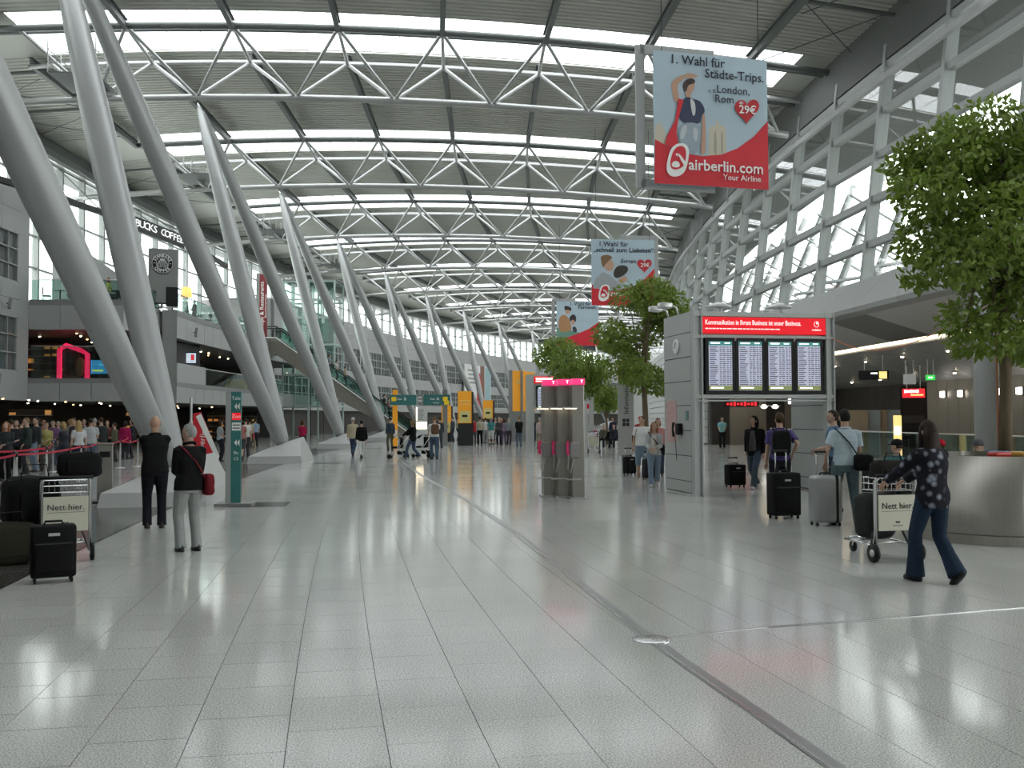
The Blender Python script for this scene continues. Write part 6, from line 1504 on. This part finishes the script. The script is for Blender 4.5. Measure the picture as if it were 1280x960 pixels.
rb = thing('vertical_banner', 'narrow dark red vertical banner with white lettering beside the gallery', 'banner', P(75.8, -12.75, 8.1), head(75.8) - .2)
m_ = MB(); m_.box((0, 0, 2.35), (.62, .08, 4.9)); obj('red_cloth', m_, colmat((.20, .012, .02), .6), rb); m_ = MB(); m_.box((-.5, .12, 2.4), (.32, .08, 5.0)); obj('grey_edge', m_, 'panel_dim', rb)
text('Shops & Restaurants', .46, 'ink_white', rb, (-.1, -.045, 2.3), (PI / 2, -PI / 2, 0), .004, sx=1); text('Besucherterrasse', .26, 'ink_white', rb, (.22, -.045, 2.3), (PI / 2, -PI / 2, 0), .0, sx=1)
# far billboard
bb = thing('billboard', 'large pale billboard with a red figure on the far left facade', 'billboard', P(163, -16.55, 3.7), head(163) + PI / 2)
m_ = MB(); m_.box((7, 0, 3.6), (14, .2, 7.2)); obj('board', m_, 'white_paint', bb); m_ = MB(); m_.box((9.2, -.12, 3.7), (2.2, .04, 7)); obj('brown_stripe', m_, colmat((.18, .09, .06), .6), bb)
m_ = MB(); m_.prism([(6, 0), (8, 0), (9, 2.5), (8.6, 3.6), (7.6, 6), (6.8, 5.2), (6.2, 2.4)], -.2, -.16, 'y'); obj('red_figure', m_, 'red_print', bb); m_ = MB(); m_.box((12.2, -.12, 3.6), (3.0, .04, 7)); obj('blue_field', m_, colmat((.30, .45, .48), .6), bb)
m_ = MB()
for i in range(4): m_.box((3.6, -.13, 6.2 - i * .7), (4.2 - .6 * (i % 2), .02, .28))
obj('print_lines', m_, colmat((.3, .3, .28), .6), bb)
# maintenance platforms hanging at the left truss ends
for n in (1, 2, 3, 4):
    t = thing('maintenance_platform', 'small lattice platform hanging at the left end of the %s truss' % NUMW[n], 'platform', P(ts(n) - 1.0, uk(-1.05), zb(-1) + .45), head(ts(n)), 'maintenance platforms under the roof')
    m_ = MB(); m_.box((0, 0, 0), (2.2, 3.0, .06)); obj('grating', m_, 'rafter_grey', t)
    m_ = MB()
    for x in (-1.1, 0, 1.1):
        for y in (-1.5, 0, 1.5): m_.tube([(x, y, 0), (x, y, 1.7 if abs(x) > 1 else 1.1)], .03, 5)
    for z in (.5, 1.1): m_.tube([(-1.1, -1.5, z), (1.1, -1.5, z), (1.1, 1.5, z), (-1.1, 1.5, z)], .025, 5, closed=True)
    obj('guard_frame', m_, 'truss_white', t)

# ---------------- café and shops on the galleries
mat('lamp_orange', (1.0, .55, .2), .6, emit=1.5, ecol=(1, .45, .12), var=.03)
for i, (s_, u_, lab) in enumerate(((62.3, -13.9, 'orange shaded floor lamp in the upper café, left one'), (71.9, -14.2, 'orange shaded floor lamp in the upper café, right one'))):
    t = thing('floor_lamp', lab, 'lamp', P(s_, u_, 7.95), 0, 'café lamps'); m_ = MB(); m_.tube([(0, 0, 0), (0, 0, 3.6)], .04, 8); obj('pole', m_, 'aluminium', t); m_ = MB(); m_.lathe([(.2, 0), (.2, .04)], 14); obj('base', m_, 'dark_metal', t)
    m_ = MB(); m_.lathe([(.36, 1.45), (.28, 2.05)], 20); obj('lamp_shade', m_, 'lamp_orange', t, True)
def cafe_table(s_, u_, z, w):
    t = thing('cafe_table', '%s small round café table on the upper gallery, counted from the left' % w, 'table', P(s_, u_, z), 0, 'café tables on the upper gallery')
    m_ = MB(); m_.lathe([(.36, .72), (.36, .75)], 16); obj('table_top', m_, 'white_paint', t); m_ = MB(); m_.lathe([(.22, 0), (.22, .03), (.04, .05), (.04, .72)], 10); obj('pedestal', m_, 'dark_metal', t)
def cafe_chair(s_, u_, z, rz, w):
    t = thing('cafe_chair', 'dark café chair %s gallery table from the left' % w, 'chair', P(s_, u_, z), rz, 'café chairs on the upper gallery')
    m_ = MB(); m_.box((0, 0, .45), (.42, .42, .05), bev=.015); obj('seat', m_, 'dark_metal', t); m_ = MB(); m_.box((0, -.2, .70), (.42, .04, .4), bev=.015); obj('backrest', m_, 'dark_metal', t)
    for x in (-.18, .18):
        for y in (-.18, .18): m_ = MB(); m_.tube([(x, y, 0), (x, y, .44)], .015, 5); obj('leg', m_, 'aluminium', t)
rng = random.Random(5)
for i in range(8):
    s_, u_ = (54 + i * .5, -18 + i * 1.1) if i < 3 else (59.5 + (i - 3) * 2.3, -14.6 - (i % 2) * .8)
    cafe_table(s_, u_, 7.95, NUMW[i + 1]); cafe_chair(s_ + .1, u_ - .75, 7.95, rng.uniform(-2, -1), 'left of the ' + NUMW[i + 1]); cafe_chair(s_ + .1, u_ + .72, 7.95, rng.uniform(1, 2), 'right of the ' + NUMW[i + 1])
person('person in yellow-green vest on the upper gallery', None, 100, 1.74, (.5, .5, .12), BK, 'ginger', 'long', 'stand', 'front', 'short', world=P(56, -16.2, 7.95), female=True)
person('dark figure on the upper gallery by the café lamps', None, 60, 1.74, (.03, .03, .05), BK, 'dark', 'short', 'stand', 'front', 'long', world=P(66, -14.6, 7.95))
m_ = MB(); m_.add([P(58.5, -20.5, 7.95), P(58.5, -14.4, 7.95), P(58.5, -14.4, 8.6), P(58.5, -20.5, 13.0), P(58.8, -20.5, 7.95), P(58.8, -14.4, 7.95), P(58.8, -14.4, 8.6), P(58.8, -20.5, 13.0)], [(0, 1, 2, 3), (7, 6, 5, 4), (3, 2, 6, 7), (1, 5, 6, 2)]); obj('stair_flank', m_, 'panel_grey', gl)
ct = thing('dark_backdrop_counter', 'long dark counter added as backdrop for the dark interior behind the upper railing', 'counter', P(57.2, -16.6, 7.95), head(57.2))  # added dark block standing in for the shaded interior behind the railing
m_ = MB(); m_.box((0, 0, .55), (4.2, .7, 1.1), bev=.02); obj('counter_body', m_, 'dark_room', ct); m_ = MB(); m_.box((0, 0, 1.12), (4.3, .8, .05)); obj('counter_top', m_, 'dark_metal', ct)
for i in range(7): m_ = MB(); m_.lathe([(.05, 0), (.05, .18), (.02, .24), (.02, .3)], 8, c=(-1.8 + i * .6, .1, 1.145)); obj('bottle', m_, colmat((.05, .08, .05), .2), ct, True)
pa = thing('pink_arch', 'glowing pink arch frame inside the lower gallery shop', 'arch', P(55.6, -17.95, 3.85), head(55.6))
mat('pink_glow', (.9, .02, .10), .5, emit=1.1, ecol=(1, .02, .10), var=.05)
m_ = MB(); m_.tube([(-.75, 0, 0), (-.75, 0, 1.75), (-.4, 0, 2.0), (.4, 0, 1.72), (.78, 0, 1.5), (.78, 0, 0)], .14, 6); obj('frame', m_, 'pink_glow', pa); m_ = MB(); m_.box((0, .3, 1.0), (1.3, .1, 1.9)); obj('display_wall', m_, colmat((.05, .05, .03), .7, var=.6, scale=3), pa)
for x, z, c in ((-.3, 1.1, (.03, .04, .03)), (.35, .8, (.30, .24, .10))): m_ = MB(); m_.ball((x, .1, z), (.3, .15, .55), 10, 8); obj('display_dress', m_, colmat(c, .8), pa, True)
def screen(name, label, cat, loc, rz, w, h, c, e, parts):
    t = thing(name, label, cat, loc, rz); m_ = MB(); m_.box((0, 0, h / 2), (w + .12, .08, h + .12)); obj('casing', m_, 'black', t); mn = 'scr_%d' % int(sum(c) * 1000 + e * 10); mat(mn, c, .4, emit=e); m_ = MB(); m_.box((0, -.045, h / 2), (w, .012, h)); obj('display', m_, mn, t)
    for (x, z, ww, hh, cc) in parts: mk = 'scr_%d' % int(sum(cc) * 1000 + 7); mat(mk, cc, .4, emit=.8); m_ = MB(); m_.box((x, -.055, z), (ww, .008, hh)); obj('picture_field', m_, mk, t)
    return t
screen('wall_television', 'wall television in a dark alcove of the lower gallery', 'television', P(62.4, -13.75, 5.25), head(62) + .25, .85, .62, (.55, .65, .75), .8, [(.22, .35, .2, .35, (.6, .03, .05)), (-.15, .2, .3, .1, (.8, .8, .8))])
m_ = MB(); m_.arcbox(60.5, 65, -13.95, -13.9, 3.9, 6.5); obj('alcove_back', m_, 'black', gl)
screen('shop_screen', 'blue and yellow lit screen right of the pink arch', 'screen', P(55.4, -16.4, 4.25), head(55), .95, .75, (.05, .25, .55), .8, [(-.1, .18, .6, .1, (.7, .75, .1)), (.2, .5, .5, .1, (.1, .5, .7))])
# ceiling spots in the shops, display lights (real small lamps) and downlights added under the right soffit
mat('spot_glow', (1, .82, .6), .5, emit=28, ecol=(1, .8, .55), var=.01); mat('spot_warm', (1, .5, .2), .5, emit=14, ecol=(1, .5, .18), var=.01)
sm = {}
def spot(loc, m='spot_glow', r=.05, lab='small glowing ceiling spot in the gallery shops', grp='ceiling spots in the shops', cat='ceiling lamp'):
    key = (m, r)
    if key not in sm:
        a = MB(); a.lathe([(r * 1.5, .06), (r * 1.5, 0.0), (r, -.005)], 10); b = MB(); b.ball((0, 0, -.01), (r, r, r * .6), 8, 5); sm[key] = (a.mesh('housing', 'aluminium'), b.mesh('bulb', m))
    t = thing('ceiling_spot', lab, cat, loc, 0, grp)
    link(bpy.data.objects.new('housing', sm[key][0]), t); link(bpy.data.objects.new('bulb', sm[key][1]), t)
rng = random.Random(9)
for i in range(26): spot(P(54.2 + (i % 13) * 2.0 + rng.random(), (-15 if i % 13 > 1 else -17) - (i // 13) * 3.2 - rng.random(), 6.43), 'spot_glow' if i % 3 else 'spot_warm', .055)
for i in range(36): spot(P(34 + (i % 18) * 2.7 + rng.random(), -15.5 - (i // 18) * 3.5 - rng.random(), 2.62), 'spot_glow' if i % 3 else 'spot_warm', .05, 'small glowing ceiling spot above the ground floor shops', 'ceiling spots above the ground floor')
# display shelves; their warm lit look is emission put into the products
def shelf_unit(label, loc, rz, w, h, c, e):
    t = thing('display_shelf', label, 'display shelf', loc, rz, 'shop shelves with glowing products'); m_ = MB(); m_.box((0, .15, h / 2), (w, .05, h)); obj('back_panel', m_, 'dark_room', t)
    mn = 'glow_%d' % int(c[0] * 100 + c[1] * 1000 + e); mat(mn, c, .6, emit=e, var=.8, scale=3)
    for i in range(5):
        m_ = MB(); m_.box((0, 0, .3 + i * h * .18), (w, .3, .04)); obj('shelf_board', m_, 'panel_dim', t)
        for j in range(5):
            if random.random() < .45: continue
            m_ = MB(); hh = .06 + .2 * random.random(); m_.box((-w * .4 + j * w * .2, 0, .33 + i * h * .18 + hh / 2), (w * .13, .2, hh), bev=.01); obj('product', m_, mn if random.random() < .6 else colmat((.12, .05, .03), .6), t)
for i, (s_, u_, z, lab, c) in enumerate(((58, -20.5, 3.85, 'amber lit shelf at the back of the lower gallery', (.9, .35, .08)), (66, -18.5, 3.85, 'golden lit shelf behind the lower gallery railing', (.8, .5, .1)), (74, -18, 3.85, 'orange lit shelf near the escalator top', (.9, .3, .06)),
                                        (54, -19.5, 0, 'warm lit shelf behind the queue', (.9, .4, .12)), (66, -18, 0, 'amber lit shelf on the ground floor beyond the totem', (.9, .4, .12)), (76, -16, 0, 'bright orange shelf beside the second plinth', (1, .35, .08)), (84, -17, 0, 'golden lit shelf near the lift', (.8, .5, .15)))):
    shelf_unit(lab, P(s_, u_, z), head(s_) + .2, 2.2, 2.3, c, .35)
for i, (s_, z, lab) in enumerate(((60, 3.9, 'yellow lounge sofa behind the lower railing, left'), (70, 3.9, 'yellow lounge sofa behind the lower railing, right'))):
    t = thing('lounge_sofa', lab, 'sofa', P(s_ + 5, -14.6, 3.86), head(s_)); m_ = MB(); m_.box((0, 0, .22), (1.6, .8, .44), bev=.06); obj('seat', m_, colmat((.5, .32, .04), .8), t); m_ = MB(); m_.box((0, .35, .62), (1.6, .2, .5), bev=.05); obj('backrest', m_, colmat((.5, .32, .04), .8), t)
# small wall speakers and cameras on the facade
for i, (s_, u_, z) in enumerate(((50, -18.85, 7.5), (60.5, -12.85, 7.0), (71.5, -12.85, 7.0), (49, -18.85, 3.7))):
    t = thing('wall_speaker', 'slim grey wall speaker tilted on the %s' % ['near block, upper', 'gallery slab below the left café lamp', 'gallery slab below the right café lamp', 'near block, lower'][i], 'speaker', P(s_, u_, z), head(s_) + PI / 2, 'wall speakers'); m_ = MB(); m_.box((0, -.16, 0), (.16, .14, .55), mt=Matrix.Rotation(.35, 4, 'Y')); obj('case', m_, 'panel_dim', t); m_ = MB(); m_.box((0, -.05, 0), (.05, .12, .05)); obj('bracket', m_, 'dark_metal', t)

# ---------------- right recess
glass_rail('glass_railing', 'glass railing with steel handrail in front of the right shops', [(24, 20.3), (34, 20.5), (44, 20.6), (54, 20.6)], 0.0, 1.08)
rc = thing('round_column', 'round grey column beside the large tree', 'column', P(24.4, 16.7), 0); m_ = MB(); m_.lathe([(.30, .12), (.30, 5.95)], 28); obj('shaft', m_, 'steel_paint', rc, True); m_ = MB(); m_.lathe([(.34, 0), (.34, .12), (.30, .13)], 28); obj('base_ring', m_, 'aluminium', rc)
mat('sconce_glow', (1, .93, .85), .5, emit=7, var=.01)
for i in range(8):
    s_ = on_u((1178, 1200, 1221, 1247, 1274, 1299, 1330, 1365)[i], 498, 26.5)[1]; t = thing('wall_sconce', '%s square lit wall lamp on the bronze panels, counted from the left' % NUMW[i + 1], 'wall lamp', P(s_, 26.5, 2.75), head(s_) - PI / 2, 'square lamps on the bronze wall')
    m_ = MB(); m_.box((0, 0, 0), (.30, .10, .28), bev=.02); obj('glow_box', m_, 'sconce_glow', t); m_ = MB(); m_.box((0, .05, 0), (.36, .04, .34)); obj('back_plate', m_, 'aluminium', t)
def lit_sign(name, label, cat, loc, rz, w, h, m, parts=(), rods=0):
    t = thing(name, label, cat, loc, rz); m_ = MB(); m_.box((0, 0, 0), (w, .12, h), bev=.01); obj('box', m_, m, t)
    for x, z, ww, hh, mm in parts: m_ = MB(); m_.box((x, -.066, z), (ww, .01, hh)); obj('sign_field', m_, mm, t)
    if rods:
        for x in (-w * .3, w * .3): m_ = MB(); m_.tube([(x, 0, h / 2), (x, 0, h / 2 + rods)], .015, 5); obj('hanger_rod', m_, 'aluminium', t)
    return t
RZ = lambda v: math.atan2(-v.x, v.y)
mat('exit_green', (.04, .5, .08), .5, emit=1.2); mat('red_glow', (.9, .02, .03), .5, emit=1.2); mat('yellow_glow', (.9, .7, .25), .5, emit=1.0)
q = depth_pt(1163, 472, 38); lit_sign('exit_sign', 'small green lit exit sign', 'exit sign', q, RZ(q), .34, .20, 'exit_green', [(.0, 0, .16, .05, 'white_light')], .6)
q = depth_pt(1142, 491.5, 38); t = lit_sign('shop_sign', 'red lit shop sign with white and yellow letters', 'sign', q, RZ(q), .80, .34, 'red_glow', [(.12, -.07, .45, .06, 'yellow_glow')], .9); [obj('sign_letter_blur', MB().box((-.30 + i * .075, -.068, .07), (.055, .01, .09 if i % 3 else .12)), 'white_light', t) for i in range(7)]
q = depth_pt(1137, 474, 35); lit_sign('light_box', 'white box hanging from two rods', 'light box', q, RZ(q), .42, .36, 'white_paint', (), .5)
q = depth_pt(1092, 469, 38); lit_sign('gate_sign', 'dark hanging gate sign with a yellow lit end', 'direction sign', q, RZ(q), 1.1, .36, 'black', [(.34, 0, .28, .28, 'yellow_glow'), (.02, .07, .24, .05, 'white_light')], .6)
q = depth_pt(1142, 512, 40); lit_sign('dark_showcase', 'tall dark showcase below the red shop sign', 'showcase', Vector((q.x, q.y, 1.5)), RZ(q), 1.0, 2.9, 'black', [(0, .1, .8, .3, 'dark_room')])
q = depth_pt(1122, 541, 36); lit_sign('lit_menu', 'small bright yellow menu stand behind the walking woman', 'menu stand', Vector((q.x, q.y, .9)), RZ(q), .28, 1.7, 'yellow_glow', [(0, .3, .22, .3, 'white_light')])
for i, (px, w, c) in enumerate(((1072, .9, (.34, .26, .18)), (1087, .9, (.30, .34, .37)), (1112, 1.1, (.30, .34, .37)), (1100, .6, (.34, .26, .18)))):
    q = depth_pt(px, 525, 44); lit_sign('counter_panel', '%s counter panel at the back of the right shops' % ['leftmost wood-coloured', 'left pale blue', 'right pale blue', 'narrow wood-coloured'][i], 'counter', Vector((q.x, q.y, 1.0)), RZ(q), w, 2.0, colmat(c, .6))
# things seen through the portal
q = depth_pt(927, 505, 58); t = lit_sign('red_shop_sign', 'red lit shop lettering seen through the portal', 'sign', q, RZ(q), 2.0, .34, 'black', (), 2.4); [obj('sign_letter_blur', MB().box((-.8 + i * .2, -.068, 0), (.13, .01, .12 + .05 * (i % 3))), 'red_glow', t) for i in range(9)]
for px in (955, 969): spot(depth_pt(px, 508, 57), 'sconce_glow', .2, '%s bright round lamp seen through the portal' % ('left' if px < 960 else 'right'), 'lamps seen through the portal')
q = depth_pt(992, 500, 56); lit_sign('light_box', 'small white light box seen through the portal', 'light box', q, RZ(q), .6, .45, 'white_light', (), 2.0)
for i in range(14): spot(P(30 + (i % 7) * 4.2, 23.2 + (i // 7) * 2.4, SO(23.2 + (i // 7) * 2.4) - .06), 'spot_glow', .07, 'added downlight in the soffit brightening the right shops', 'added downlights in the right soffit')  # unseen extra lamps, added to brighten the soffit and the shops
bpy.data.scenes.remove(TMP); bpy.data.scenes.remove(TXS)
